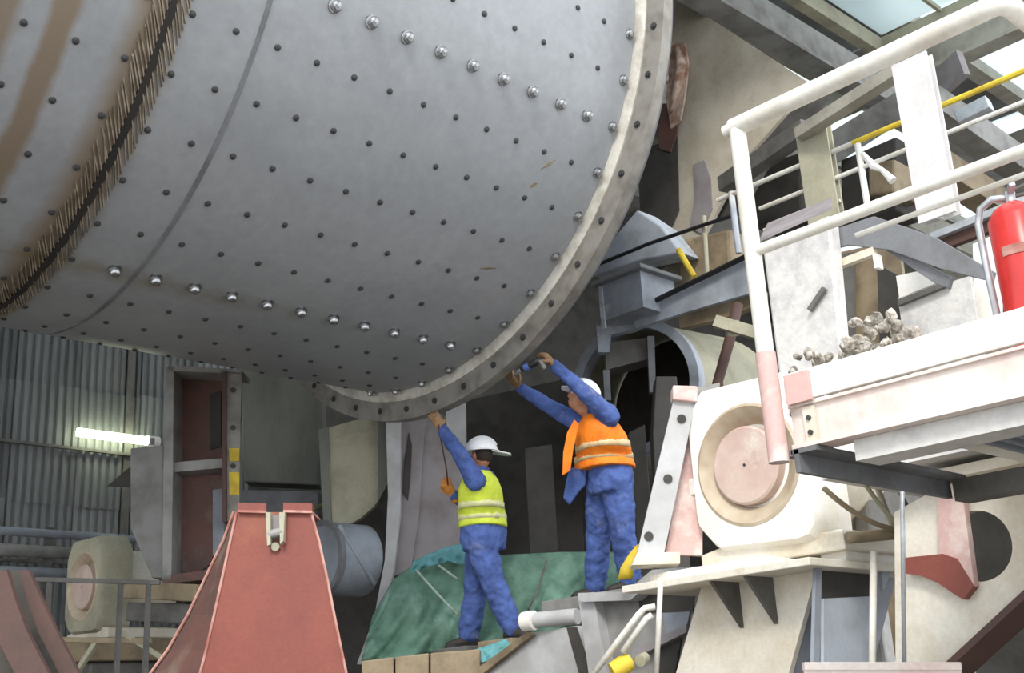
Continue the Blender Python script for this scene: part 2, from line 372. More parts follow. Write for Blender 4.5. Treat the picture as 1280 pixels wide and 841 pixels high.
# toothed seam ring: a dark groove between two rows of slanting teeth
obj('groove', ring_mb([(2.675, DR - 0.01), (2.675, DR + 0.012), (2.722, DR + 0.012), (2.722, DR - 0.01)]), 'groove', drum, autosm=30)
def teeth(xa, xb, sk, hgt, wid):
    mb = MB(); n = 380
    for i in range(n):
        t = 2 * math.pi * i / n
        if not (-0.7 < t - (0 if t < 5 else 2 * math.pi) < 2.4): continue
        t += random.uniform(-.004, .004); dx = random.uniform(-.015, .01)
        vs = []
        for x, tt in ((xa + dx, t), (xb, t + sk)):
            for r in (DR - 0.005, DR + hgt):
                for e in (-wid, wid):
                    a = tt + e; vs.append((x, DY - r * math.cos(a), DZ - r * math.sin(a)))
        mb.add(vs, [(0, 1, 3, 2), (4, 6, 7, 5), (0, 4, 5, 1), (2, 3, 7, 6), (0, 2, 6, 4), (1, 5, 7, 3)])
    return mb
for a in ((2.585, 2.675, 0.065, 0.016, 0.0028), (2.722, 2.80, 0.06, 0.014, 0.0024)):
    o = obj('tooth_row', teeth(*a), 'tooth', drum); o['kind'] = 'stuff'
# two rust scratches on the shell
for j0, k0, dx, dk, w_ in ((1.9, 1.35, 0.10, -0.28, 0.012), (2.1, 3.75, 0.13, -0.10, 0.008), (2.0, 1.75, 0.05, -0.1, 0.014)):
    mbs = MB(); rs = []
    for i in range(5):
        f_ = i / 4; th = T0 + (k0 + dk * f_) * DT; x = S0 - SR - DP * j0 + dx * f_; ww = w_ * (1 - abs(2 * f_ - 1) * .7)
        rs.append([V((x, DY - r * math.cos(th + e), DZ - r * math.sin(th + e))) for r, e in ((DR - .004, -ww / 2), (DR + .003, -ww / 2), (DR + .003, ww / 2), (DR - .004, ww / 2))])
    mbs.loft(rs); obj('rust_scratch', mbs, 'tan', drum)
# bolts, each a part: large domed ones along two rows and round the flange, small dark ones between
def bolt_mesh(name, prof, material, n=10):
    me_o = obj(name, MB().lathe((0, 0, 0), (0, 0, 1), prof, n), material, None, smooth=False, autosm=40); me = me_o.data; bpy.data.objects.remove(me_o); return me
big = bolt_mesh('large_bolt', [(-0.01, 0.046), (0.012, 0.046), (0.014, 0.036), (0.04, 0.036), (0.052, 0.026), (0.055, 0.001)], 'bolt')
mid = bolt_mesh('ring_bolt', [(-0.01, 0.042), (0.012, 0.042), (0.014, 0.03), (0.034, 0.028), (0.042, 0.016), (0.043, 0.001)], 'bolt')
sml = bolt_mesh('small_bolt', [(-0.01, 0.021), (0.007, 0.021), (0.013, 0.013), (0.014, 0.001)], 'darkbolt', 8)
nut = bolt_mesh('flange_bolt', [(-0.01, 0.028), (0.01, 0.028), (0.011, 0.02), (0.02, 0.018), (0.021, 0.001)], 'darkbolt', 8)
def stud(me, pos, nrm, name):
    o = bpy.data.objects.new(name, me); COL.objects.link(o); o.parent = drum; o.location = pos - V((0, DY, DZ)); o.rotation_euler = nrm.to_track_quat('Z', 'Y').to_euler()
for k in range(-6, 14):
    th = T0 + k * DT; nr = V((0, -math.cos(th), -math.sin(th)))
    for j in range(0, 18):
        x = S0 - SR - DP * j
        if j in (13,) and False: continue
        p = V((x, DY, DZ)) + nr * DR; px, py, d = proj(p)
        if not (-10 < px < 1290 and -10 < py < 850) or (CAM - p).dot(nr) < -0.3: continue
        if abs(x - 2.69) < 0.10: continue
        if j == 0: stud(mid, p, nr, 'ring_bolt')
        elif k % 6 == 0 and x > 3.0: stud(big, p, nr, 'large_bolt')
        else: stud(sml, p, nr, 'small_bolt')
    p = V((S0, DY, DZ)) + V((0, -math.cos(th - .02), -math.sin(th - .02))) * (DR + 0.165); px, py, d = proj(p)
    if py > -10: stud(nut, p, V((-1, 0, 0)), 'flange_bolt')

# ================================================================ right: service platform, handrail, extinguisher
PX = 3.47
c_ = X_(985, 505, PX); YC = c_.y
zt = X_(985, 468, PX).z; z1 = X_(994, 505, PX).z; z2 = X_(999, 555, PX).z; z3 = X_(1058, 572, PX).z
YN = 0.2
plat = thing('service_platform', 'cream and pink painted steel platform jutting in at the right', 'platform', (PX, YC, z2))
obj('deck_plate', MB().box((PX + 0.02, YN, z1 - 0.015), (PX + 1.9, YC - 0.02, z1 + 0.0)), 'white', plat)
obj('toe_board', MB().box((PX - 0.012, YN, z1 + 0.004), (PX + 0.012, YC, zt)), 'white', plat, bevel=0.004)
fa = obj('fascia_channel', MB().box((PX + 0.012, YN, z2), (PX + 0.03, YC, z1 - 0.004)).box((PX + 0.012, YN, z1 - 0.012), (PX - 0.005, YC, z1 - 0.002)).box((PX - 0.01, YN, z2 - 0.015), (PX + 0.10, YC, z2)), 'pinkface', plat)
obj('lower_angle', MB().box((PX + 0.05, YN, z3 + 0.0), (PX + 0.07, YC - 0.2, z2 - 0.016)).box((PX + 0.05, YN, z3 - 0.006), (PX + 0.2, YC - 0.2, z3 - 0.0)), 'concrete', plat)
xe = Y_(1190, 582, YC - 0.05).x
obj('end_channel', MB().box((PX - 0.02, YC - 0.03, z2 - 0.10), (xe, YC - 0.01, z2 - 0.02)).box((PX - 0.02, YC - 0.10, z2 - 0.035), (xe, YC, z2 - 0.018)), 'plateg', plat)
obj('end_channel_lip', MB().box((PX - 0.02, YC - 0.005, z2 - 0.04), (xe, YC + 0.03, z2 - 0.02)), 'mauve', plat)
obj('corner_bracket', MB().box((PX - 0.03, YC - 0.11, z1 - 0.005), (PX - 0.013, YC - 0.015, zt - 0.01)), 'pink', plat)
bp_ = obj('bolted_plate', MB().box((PX - 0.004, YC - 0.1, z2), (PX + 0.011, YC - 0.055, z1 - 0.02)), 'cream', plat)
for zz in (z2 + 0.03, z1 - 0.06):
    obj('bolt', MB().cyl((PX - 0.012, YC - 0.078, zz), (PX - 0.003, YC - 0.078, zz), 0.009, 8), 'darkbolt', bp_)
gr = MB()
for i in range(26):
    y = YN + 0.1 + i * (YC - 0.5 - YN) / 26
    gr.box((PX + 0.25, y, z2 - 0.03), (PX + 1.8, y + 0.012, z2 + 0.0))
for i in range(6):
    gr.box((PX + 0.3 + i * 0.28, YN, z2 - 0.005), (PX + 0.32 + i * 0.28, YC - 0.4, z2 + 0.01))
o = obj('grating', gr, 'bluegrey', plat); o['kind'] = 'stuff'
obj('cross_beam', MB().box((PX + 1.0, YN, z2 - 0.12), (PX + 1.12, YC - 0.06, z2 - 0.035)), 'darkgrey', plat)

hr = thing('handrail', 'thick cream tube handrail at the edge of the near platform', 'railing', (PX - 0.05, YC, z2))
HX = PX - 0.055
pt = X_(921, 158, HX); zr = pt.z; yp = pt.y
ye = X_(1256, 10, HX).y
obj('post', MB().tube([(HX, yp, z2 - 0.02), (HX, yp, zr - 0.01)], 0.031, 14), 'rail', hr, autosm=40)
obj('post_sleeve', MB().tube([(HX, yp, z2 - 0.06), (HX, yp, zt + 0.08)], 0.036, 16), 'pink', hr, autosm=40)
pts = [(HX, yp + 0.02, zr), (HX, ye + 0.05, zr), (HX + 0.01, ye + 0.015, zr), (HX + 0.05, ye, zr), (HX + 0.9, ye, zr)]
obj('top_rail', MB().tube(pts, 0.035, 14), 'rail', hr, autosm=40)
obj('rail_end_cap', MB().cyl((HX, yp + 0.02, zr), (HX, yp + 0.055, zr), 0.024, 12), 'rail', hr, autosm=40)
zm = X_(955, 310, HX).z
obj('mid_rail', MB().tube([(HX, yp, zm), (HX, 0.3, zm)], 0.021, 12), 'rail', hr, autosm=40)
obj('lower_mid_rail', MB().tube([(HX + 0.06, X_(1060, 300, HX).y, zm - 0.05), (HX + 0.06, 0.3, zm - 0.05)], 0.010, 8), 'rail', hr, autosm=40)

e = X_(1293, 398, PX + 0.28); ez = z1
ext = thing('fire_extinguisher', 'red fire extinguisher with a pale hose standing on the platform', 'fire extinguisher', (e.x, e.y, ez))
er = 0.085; eh = X_(1262, 262, e.x).z - ez
obj('cylinder', MB().lathe((e.x, e.y, ez), (0, 0, 1), [(0, 0.0), (0, er - 0.01), (0.015, er), (eh - 0.04, er), (eh - 0.005, er * 0.75), (eh + 0.02, er * 0.3), (eh + 0.02, 0)], 28), 'red', ext, autosm=40)
obj('band', MB().lathe((e.x, e.y, ez), (0, 0, 1), [(eh * 0.66, er + 0.001), (eh * 0.66, er + 0.003), (eh * 0.72, er + 0.003), (eh * 0.72, er + 0.001)], 28, a0=math.pi * 0.9, a1=math.pi * 1.5, ref=(1, 0, 0), close=True), 'palered', ext)
vz = ez + eh
obj('valve', MB().cyl((e.x, e.y, vz), (e.x, e.y, vz + 0.06), 0.018, 10).beam((e.x, e.y, vz + 0.05), (e.x - 0.04, e.y - 0.03, vz + 0.07), 0.02, 0.02), 'chrome', ext)
obj('lever', MB().beam((e.x + 0.01, e.y, vz + 0.065), (e.x + 0.03, e.y - 0.12, vz + 0.085), 0.018, 0.008).beam((e.x + 0.01, e.y, vz + 0.045), (e.x + 0.03, e.y - 0.11, vz + 0.04), 0.018, 0.008), 'darkgrey', ext)
u = V((-0.15, 0.99, 0)).normalized()
b0 = V((e.x, e.y, vz + 0.04))
obj('hose', MB().tube([b0, b0 + u * 0.06 + V((0, 0, .012)), b0 + u * 0.10 + V((0, 0, -.01)), b0 + u * 0.115 + V((0, 0, -.06)), b0 + u * 0.115 + V((0, 0, -.2)), b0 + u * 0.108 + V((0, 0, -eh + 0.02))], 0.0125, 10), 'chrome', ext, smooth=True)
obj('nozzle', MB().cone(b0 + u * 0.108 + V((0, 0, -eh + 0.02)), b0 + u * 0.108 + V((0, 0, -eh - 0.035)), 0.014, 0.02, 10), 'black', ext)

# ================================================================ trunnion bearings (two alike)
def bearing(c, label, bm='white'):
    """white rounded housing whose round face looks along -X, with a tan recess, a pink disc and a saddle below"""
    t = thing('bearing_housing', label, 'bearing', (c.x, c.y, c.z - 0.47), 'bearing housings beside the drum')
    hw, hh, ch = 0.40, 0.47, 0.13
    out = [(-hw, hh - ch * 1.2), (-hw + ch * .9, hh), (hw - ch * .9, hh + 0.02), (hw, hh - ch), (hw, -hh + ch * 1.4), (hw - ch * 1.0, -hh + 0.03), (-hw + ch * .5, -hh), (-hw, -hh + ch * .6)]
    P = lambda y, z, x: V((c.x + x, c.y + y, c.z + z))
    # front plate with a round recess, then the body
    n = 48; R0 = 0.335; mb = MB(); inner = []; outer = []
    for i in range(n):
        a = 2 * math.pi * i / n; dy, dz = math.cos(a), math.sin(a); best = 9
        for k in range(8):
            (y0, zz0), (y1, zz1) = out[k], out[(k + 1) % 8]
            den = dy * (zz1 - zz0) - dz * (y1 - y0)
            if abs(den) < 1e-9: continue
            tt = (y0 * (zz1 - zz0) - zz0 * (y1 - y0)) / den; ss = (y0 * dz - zz0 * dy) / den
            if tt > 0 and -1e-6 <= ss <= 1 + 1e-6: best = min(best, tt)
        outer.append((dy * best, dz * best)); inner.append((dy * R0, dz * R0))
    mb.loft([[P(y, z, 0.32) for y, z in outer], [P(y * 1.0, z * 1.0, 0.05) for y, z in outer], [P(y * 0.94, z * 0.95, 0.0) for y, z in outer], [P(y, z, 0.0) for y, z in inner], [P(y, z, 0.07) for y, z in inner]], cap=True)
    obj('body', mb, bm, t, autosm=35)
    obj('bezel', MB().lathe(c, (1, 0, 0), [(-0.004, R0 + 0.004), (-0.012, R0 - 0.012), (0.045, 0.24), (0.069, 0.23), (0.069, R0 + 0.004)], 48, close=True), 'bezel', t, autosm=35)
    d = obj('disc_cover', MB().lathe(c + V((0, 0.02, 0)), (1, 0, 0), [(0.07, 0.22), (0.012, 0.218), (0.002, 0.205), (0.002, 0.001)], 48), 'disc', t, autosm=35)
    obj('centre_hole', MB().cyl(c + V((-0.003, 0.02, 0)), c + V((0.004, 0.02, 0)), 0.008, 10), 'darkbolt', d)
    obj('side_lug', MB().box(P(hw - 0.005, -0.1, 0.03), P(hw + 0.05, 0.0, 0.14)), 'white', t, bevel=0.01)
    obj('rear_barrel', MB().cone(P(-0.03, 0.02, 0.3), P(-0.03, 0.02, 0.85), 0.36, 0.33, 32), 'cream', t, autosm=35)
    obj('saddle', MB().loft([[P(y, z, x) for y, z in ((-0.5, -0.53), (0.42, -0.53), (0.42, -0.44), (0.2, -0.40), (-0.2, -0.40), (-0.5, -0.44))] for x in (0.05, 0.8)]), 'cream', t, bevel=0.01)
    return t
bR = D_(934, 580, 6.5)
bearing(bR, 'white bearing housing with a pink disc face under the platform corner')
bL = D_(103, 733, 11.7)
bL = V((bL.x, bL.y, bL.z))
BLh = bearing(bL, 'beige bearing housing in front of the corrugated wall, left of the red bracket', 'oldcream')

# ================================================================ right pedestal
pz = bR.z - 0.53
FXp = 5.40
ped = thing('bearing_pedestal', 'cream welded pedestal with sloping front plate and triangular gussets', 'pedestal', (5.8, 4.0, 0))
def px_down(pts, X, zb):   # polygon on plane X; listed px points, last two carried down to z = zb
    return [X_(x, y, X) for x, y in pts]
top = X_(885, 706, FXp); top2 = X_(1024, 700, FXp)
k0 = X_(845, 841, FXp) - X_(885, 706, FXp); k1 = X_(986, 841, FXp) - X_(1024, 700, FXp)
zt_ = top.z
b0 = X_(885, 706, FXp) + k0 * (zt_ / -k0.z); b1 = X_(1024, 700, FXp) + k1 * (top2.z / -k1.z)
obj('front_plate', MB().prism([V((FXp, top.y, top.z)), V((FXp, top2.y, top2.z)), b1, b0], (0.04, 0, 0)), 'cream', ped)
ys_ = top2.y
sx1 = Y_(1122, 700, ys_ + 0.02).x
obj('side_plate', MB().prism([V((FXp + .04, ys_ + 0.02, top2.z)), V((sx1, ys_ + 0.02, top2.z)), V((sx1, b1.y + 0.0, 0)), V((FXp + .04, b1.y + 0.0, 0))], (0, 0.02, 0)), 'bluegrey', ped)  # blue-grey is the shade on this side, put into its colour
def onSide(x, y, off=0.0):   # point on the (slightly battered) side plate
    q = Y_(x, y, ys_ - 0.03 + off); return q
obj('recess_panel', MB().prism([onSide(1030, 748), onSide(1090, 745), onSide(1090, 850), onSide(1030, 850)], (0, 0.02, 0)), 'paleblue', ped)
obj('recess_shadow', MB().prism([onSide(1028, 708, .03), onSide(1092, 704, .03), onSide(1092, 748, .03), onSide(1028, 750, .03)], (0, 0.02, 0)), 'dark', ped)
obj('side_rib', MB().beam(onSide(1022, 700, -.02), onSide(1018, 850, -.02), 0.02, 0.05), 'bluegrey', ped)
obj('corner_gusset', MB().prism([onSide(1100, 690, -.06), onSide(1125, 690, -.06), onSide(1104, 738, -.06)], (0, 0.02, 0)), 'bluegrey', ped)
obj('top_plate', MB().box((FXp - 0.28, X_(815, 710, FXp).y, pz - 0.09), (FXp + 0.9, ys_ - 0.12, pz - 0.05)), 'cream', ped, bevel=0.005)
obj('packing_plate', MB().box((FXp - 0.2, X_(838, 700, FXp).y, pz - 0.05), (FXp + 0.85, X_(985, 700, FXp).y, pz)), 'white', ped, bevel=0.005)
for x0, x1 in ((884, 922), (927, 965)):
    y_ = X_(x1, 712, FXp).y
    g_ = obj('gusset', MB().prism([V((FXp, y_, pz - 0.09)), V((FXp - 0.24, y_, pz - 0.09)), V((FXp - 0.01, y_, pz - 0.33)), V((FXp, y_, pz - 0.33))], (0, 0.02, 0)), 'darkgrey', ped)  # dark tone puts the shade on the gusset's side into its colour
obj('saddle_block', MB().box((FXp + 0.1, ys_ - 0.1, pz - 0.05), (FXp + 0.75, X_(1010, 690, FXp).y, pz + 0.12)), 'white', ped, bevel=0.02)

# rod and pipes by the pedestal
def pipe(name, label, pts, r, material, cat='pipe', group=None, n=10):
    return tag(centred(name, MB().tube(pts, r, n), material, smooth=True), label, cat, group)
p_ = Y_(1092, 690, ys_ - 0.25)
pipe('standpipe', 'thin white standpipe in front of the pedestal recess', [p_, Y_(1090, 870, ys_ - 0.25)], 0.018, 'rail')
p_ = D_(1127, 545, 5.15)
pipe('conduit', 'long thin grey conduit dropping from the platform underside', [p_, D_(1131, 880, 5.15)], 0.010, 'chrome')
p_ = D_(826, 722, 6.0)
pipe('standpipe', 'thin pale pipe rising left of the gusseted pedestal', [D_(819, 870, 6.0), p_], 0.014, 'rail')

# base frame with the round opening
BX = 5.30
cN = X_(1222, 682, BX); rad = abs(X_(1222, 637, BX).z - cN.z)
outp = pxX([(1118, 640), (1180, 606), (1330, 580), (1330, 700), (1178, 841), (1120, 890)], BX)
outp = [(p.y - cN.y, p.z - cN.z) for p in outp]
n = 72; mb = MB(); I_ = []; O_ = []
angs = sorted(set([2 * math.pi * i / n for i in range(n)] + [math.atan2(z, y) % (2 * math.pi) for y, z in outp]))
for a in angs:
    dy, dz = math.cos(a), math.sin(a); best = 99
    for k in range(len(outp)):
        (y0, w0), (y1, w1) = outp[k], outp[(k + 1) % len(outp)]
        den = dy * (w1 - w0) - dz * (y1 - y0)
        if abs(den) < 1e-9: continue
        tt = (y0 * (w1 - w0) - w0 * (y1 - y0)) / den; ss = (y0 * dz - w0 * dy) / den
        if tt > 0 and -1e-6 <= ss <= 1 + 1e-6: best = min(best, tt)
    I_.append((dy * rad, dz * rad)); O_.append((dy * best, dz * best))
Q = lambda L_, x: [V((BX + x, cN.y + y, cN.z + z)) for y, z in L_]
mb.loft([Q(I_, 0.06), Q(I_, 0), Q(O_, 0), Q(O_, 0.06), Q(I_, 0.06)], cap=False)
bf = thing('base_girder', 'cream base frame plate with a round opening at the lower right', 'frame', (BX, cN.y, 0))
obj('web_plate', mb, 'cream', bf)
tp0 = X_(1172, 604, BX); tp1 = X_(1330, 572, BX)
obj('top_flange', MB().beam(tp0 + V((.05, 0, 0.02)), tp1 + V((.05, 0, 0.02)), 0.3, 0.05), 'cream', bf)
obj('bottom_flange', MB().beam(X_(1178, 843, BX) + V((.1, 0, 0)), X_(1330, 703, BX) + V((.1, 0, 0)), 0.3, 0.03), 'brown', bf)
obj('foot', MB().box((BX, X_(1175, 841, BX).y, 0), (BX + 0.06, X_(1120, 841, BX).y, X_(1120, 860, BX).z)), 'cream', bf)
obj('stiffener', plateX([(1171, 620), (1203, 617), (1218, 732), (1203, 746), (1181, 704), (1174, 690)], BX - 0.05, 0.045), 'pink', bf)
obj('primer_patch', plateX([(1130, 697), (1178, 692), (1196, 698), (1217, 732), (1204, 749), (1192, 742), (1172, 728), (1150, 719), (1132, 717)], BX - 0.056, 0.055), 'rust', bf)
obj('inner_shade_web', MB().box((BX + 0.8, cN.y - 1.2, 0.2), (BX + 0.9, cN.y + 0.5, cN.z + 0.5)), 'darkgrey', bf)  # dark sheet added where only shade lies behind the plate
pb = D_(1004, 833, 5.0); pc = D_(1200, 833, 5.0)
tag(centred('loose_bar', MB().beam(pb, pc, 0.05, 0.035).beam(pb + V((0, 0, -.03)), pc + V((0, 0, -.03)), 0.025, 0.04), 'pinkface', bevel=0.005), 'pale steel bar lying along the bottom edge right of centre', 'bar')

# hoses and cables slung under the platform
def sag(a, b, s, n=10): return [a.lerp(b, i / n) - V((0, 0, s * 4 * (i / n) * (1 - i / n))) for i in range(n + 1)]
for i, (a, b, s, r, m_, lb) in enumerate([
        ((1030, 610, 5.9), (1165, 655, 6.2), .10, .014, 'tan', 'tan hose sagging from the bearing barrel to the red stiffener'),
        ((1065, 580, 6.0), (1150, 680, 6.1), .05, .012, 'oldcream', 'pale cable hanging beside the bearing barrel'),
        ((1085, 575, 6.1), (1120, 665, 6.3), .03, .016, 'oldcream', 'thick pale cable nearest the long conduit'),
        ((1175, 590, 6.0), (1140, 655, 6.0), .0, .015, 'oldcream', 'short slanting brace pipe under the platform end channel'),
        ((1060, 672, 6.0), (1152, 664, 6.2), .0, .03, 'tan', 'short tan pipe stub lying behind the conduit'),
        ((1105, 570, 6.4), (1175, 700, 6.4), .06, .012, 'black', 'black cable looping behind the conduit')]):
    pipe('cable' if 'cable' in lb else 'hose' if 'hose' in lb else 'pipe_stub', lb, sag(D_(*a), D_(*b), s), r, m_, cat='cable' if 'cable' in lb else 'hose' if 'hose' in lb else 'pipe', n=8)
tag(centred('duct_box', MB().box(D_(1075, 560, 6.8), D_(1165, 690, 7.3)), 'darkgrey', bevel=0.02), 'dark steel duct box behind the cables under the platform', 'duct')

# ================================================================ guard bracket on the right with three holes
g = thing('guard_bracket', 'pale leaning guard bracket with bolt holes beside the orange-vested worker', 'bracket', H_(835, 700, 7.0))
obj('flange_strip', plateD([(842, 500), (869, 503), (848, 605), (830, 692), (797, 690), (818, 600)], 7.0, 0.05), 'palegrey', g)
for x, y in ((852, 523), (835, 598), (811, 670)):
    q = H_(x, y, 6.99); obj('bolt_hole', MB().cyl(q, q + FH * 0.02, 0.026, 14), 'dark', g)
obj('end_cap', plateD([(841, 481), (872, 482), (872, 502), (841, 499)], 6.96, 0.12), 'pink', g, bevel=0.008)
obj('cap_stub', plateD([(870, 484), (900, 478), (898, 503), (870, 503)], 7.02, 0.1), 'grey', g)
obj('web', plateD([(862, 520), (880, 520), (878, 694), (832, 692)], 7.1, 0.05), 'pink', g)
obj('base_lug', plateD([(797, 690), (850, 690), (850, 704), (790, 706)], 6.95, 0.2), 'cream', g)

# ================================================================ grey frame between pedestal and workers
fr = thing('support_frame', 'pale grey welded frame left of the gusseted pedestal, workers above it', 'frame', (5.7, 4.9, 0))
FX = 5.85
obj('end_post', plateX([(722, 742), (741, 740), (775, 930), (748, 930)], FX, 0.3), 'palegrey', fr)
obj('top_flange', MB().prism(pxX([(722, 741), (782, 739), (815, 712), (880, 707), (880, 714), (818, 722), (788, 750), (726, 752)], FX - 0.05), (0.5, 0, 0)), 'palegrey', fr)
obj('web', plateX([(738, 752), (788, 750), (818, 724), (880, 716), (880, 950), (760, 950)], FX + 0.08, 0.05), 'grey', fr)
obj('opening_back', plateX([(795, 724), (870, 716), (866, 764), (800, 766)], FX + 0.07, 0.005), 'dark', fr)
obj('inner_panel', plateX([(828, 766), (862, 764), (856, 796), (834, 800)], FX + 0.06, 0.015), 'bluegrey', fr)
obj('shelf', plateX([(790, 812), (858, 780), (858, 790), (790, 824)], FX, 0.2), 'mauve', fr)
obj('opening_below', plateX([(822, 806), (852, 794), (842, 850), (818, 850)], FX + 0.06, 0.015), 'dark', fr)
for nm, pts in (('outer', [(819, 758), (806, 760), (798, 768), (742, 842)]), ('inner', [(815, 768), (808, 773), (778, 815)])):
    pipe('hose', 'pale bent hose in front of the grey frame, %s of the pair' % nm, [D_(x, y, 5.9) for x, y in pts], 0.016, 'hose', cat='hose')
yb = thing('valve_body', 'small yellow valve at the bottom edge below the pale hoses', 'valve', D_(780, 846, 5.9))
q = D_(778, 832, 5.9)
obj('body', MB().lathe(q, (0.4, -0.3, 0.2), [(-0.06, 0.001), (-0.06, 0.04), (0, 0.05), (0.05, 0.04), (0.06, 0.001)], 14), 'yellow', yb, autosm=40)
obj('knob', MB().cyl(D_(800, 826, 5.9), D_(806, 822, 5.95), 0.03, 12), 'oldcream', yb)
rb = D_(690, 775, 8.3)
blk = thing('round_bar', 'pale round-ended bar lying beside the feet of the yellow-vested worker', 'bar', rb)
obj('bar', MB().cyl(D_(660, 776, 8.3), D_(722, 770, 8.1), 0.055, 16), 'palegrey', blk, autosm=40)
obj('collar', MB().cyl(D_(655, 777, 8.3), D_(668, 775, 8.25), 0.068, 16), 'white', blk, autosm=40)
cw = thing('sloping_girder', 'pale grey sloping girder at bottom centre under the yellow-vested worker', 'girder', D_(660, 850, 8.0))
obj('web', plateX([(598, 838), (660, 792), (720, 782), (738, 841), (745, 960), (598, 960)], 6.0, 0.08), 'palegrey', cw)
obj('top_flange', MB().prism(pxX([(590, 840), (658, 790), (664, 794), (598, 846)], 5.95), (0.35, 0, 0)), 'tan', cw)
obj('web_slot', plateX([(708, 784), (720, 783), (742, 850), (726, 850)], 5.985, 0.01), 'dark', cw)
pl = thing('plank_stage', 'tan plank staging at the bottom edge under the green tarp', 'staging', D_(500, 860, 9.5))
for i, (x0, x1) in enumerate(((452, 492), (494, 536), (538, 600))):
    obj('plank', plateD([(x0, 826 - i * 5), (x1, 821 - i * 5), (x1, 900), (x0, 900)], 9.4, 0.5), 'tan', pl, bevel=0.01)

# ================================================================ behind the platform
pier = tag(centred('concrete_pier', MB().prism(pxX([(952, 306), (1036, 268), (1042, 330), (1052, 446)], 6.3) + [V((6.3, X_(1052, 446, 6.3).y, 0)), V((6.3, X_(952, 306, 6.3).y, 0))], (0.12, 0, 0)), 'concrete', bevel=0.02), 'limewashed concrete pier rising behind the platform corner', 'pier')
kb = X_(1000, 400, 6.28)
tag(centred('gouge_bar', MB().beam(X_(1012, 388, 6.27), X_(1031, 360, 6.27), 0.03, 0.03), 'darkgrey'), 'short dark bar fixed aslant on the concrete pier', 'bar')
def column(name, label, a, b, d, wpx, material):
    """vertical column through px a (top) with foot under it, width in px at that depth"""
    t = D_(a[0], a[1], d); w_ = wpx * d / F
    q = D_(b[0], b[1], d)
    c = thing(name, label, 'column', (t.x, t.y, q.z))
    W_ = w_ / 2 / 0.98
    mb = MB().box((t.x - 0.02, t.y - W_, q.z), (t.x, t.y + W_, t.z)); obj('flange', mb, material, c)
    obj('web', MB().box((t.x, t.y - 0.012, q.z), (t.x + 0.06, t.y + 0.012, t.z)), material, c)
    obj('rear_flange', MB().box((t.x + 0.06, t.y - W_, q.z), (t.x + 0.075, t.y + W_, t.z)), material, c)
    return c
column('steel_column', 'wide white steel column crossing behind both near handrails', (1137, 74), (1165, 300), 8.0, 46, 'offwhite')
column('steel_column', 'narrower cream steel column between pier and hopper', (1014, 160), (1034, 300), 10.0, 42, 'oldcream')
bmA = X_(1000, 172, D_(1014, 165, 10).x); 
tag(centred('tie_beam', MB().beam(D_(1000, 168, 10.0), D_(1125, 88, 9.0), 0.12, 0.10), 'roofbeam', bevel=0.004), 'cream beam sloping up from the narrower column to the wide one', 'beam')
tag(centred('tie_beam', MB().beam(D_(905, 232, 12.0), D_(1010, 160, 11.0), 0.16, 0.16), 'darkgrey', bevel=0.004), 'dark beam running left from the narrower column to the hopper', 'beam')
# thin far handrail
XF = 8.2
fh = thing('handrail', 'thin far handrail with a yellow stretch behind the wide column', 'railing', X_(1080, 262, XF))
a = X_(895, 236, XF); b = X_(1066, 179, XF); z_ = b.z
obj('top_rail', MB().tube([V((XF, a.y, z_)), V((XF, b.y, z_))], 0.022, 8), 'rail', fh)
obj('top_rail_yellow', MB().tube([V((XF, b.y, z_)), V((XF, X_(1300, 84, XF).y, z_))], 0.024, 8), 'yellow', fh)
b2 = X_(1066, 214, XF)
obj('mid_rail', MB().tube([V((XF, X_(950, 262, XF).y, b2.z)), V((XF, X_(1300, 130, XF).y, b2.z))], 0.02, 8), 'rail', fh)
b3 = X_(1000, 270, XF)
obj('low_rail', MB().tube([V((XF, X_(955, 290, XF).y, b3.z)), V((XF, X_(1050, 250, XF).y, b3.z))], 0.014, 8), 'rail', fh)
q = X_(1072, 180, XF)
obj('post', MB().tube([q, V((q.x, q.y, X_(1084, 266, XF).z))], 0.027, 8), 'white', fh)
q = X_(914, 240, XF)
obj('post', MB().tube([q, V((q.x, q.y, X_(920, 318, XF).z))], 0.028, 8), 'paleblue', fh)
obj('knotted_cloth', MB().tube([X_(1078, 192, XF), X_(1092, 208, XF), X_(1102, 212, XF), X_(1116, 226, XF)], 0.03, 8, rr=[.02, .035, .02, .035]), 'white', fh)
# ledge of grating on the pier
tag(centred('grating_ledge', MB().prism([X_(950, 302, 6.35), X_(1040, 262, 6.35), X_(1040, 250, 7.0), X_(960, 282, 7.0)], (0, 0, 0.02)), 'mauve'), 'thin grating ledge lying on top of the concrete pier', 'grating')
# slanted grey channels and the doorway behind
tag(centred('slant_channel', plateX([(1026, 292), (1092, 270), (1168, 296), (1243, 340), (1240, 352), (1176, 336), (1110, 312), (1060, 306), (1034, 312)], 6.43, 0.03), 'plateg', bevel=0.004), 'long grey steel channel leaning behind the platform, tip at the extinguisher', 'channel')
tag(centred('slant_channel', plateX([(1100, 308), (1112, 306), (1188, 346), (1184, 360), (1168, 354)], 6.47, 0.05), 'plateg', bevel=0.004), 'short grey channel below the long leaning one', 'channel')
ab = thing('angle_bar', 'short cream angle bar with a white end block jutting right from the concrete pier', 'bar', X_(1034, 337, 6.43)); obj('bar', MB().beam(X_(1030, 338, 6.45), X_(1094, 314, 6.45), 0.05, 0.05), 'cream', ab)
obj('end_block', MB().box(X_(1090, 318, 6.40), X_(1105, 337, 6.47)), 'white', ab, bevel=0.004)
dw = thing('dark_cabinet', 'dark brown open cabinet behind the rubble, right of the pier', 'cabinet', X_(1080, 440, 7.6))
obj('back_panel', to_floor(plateX([(1036, 318), (1122, 300), (1130, 440), (1040, 460)], 7.9, 0.04)), 'tan', dw)
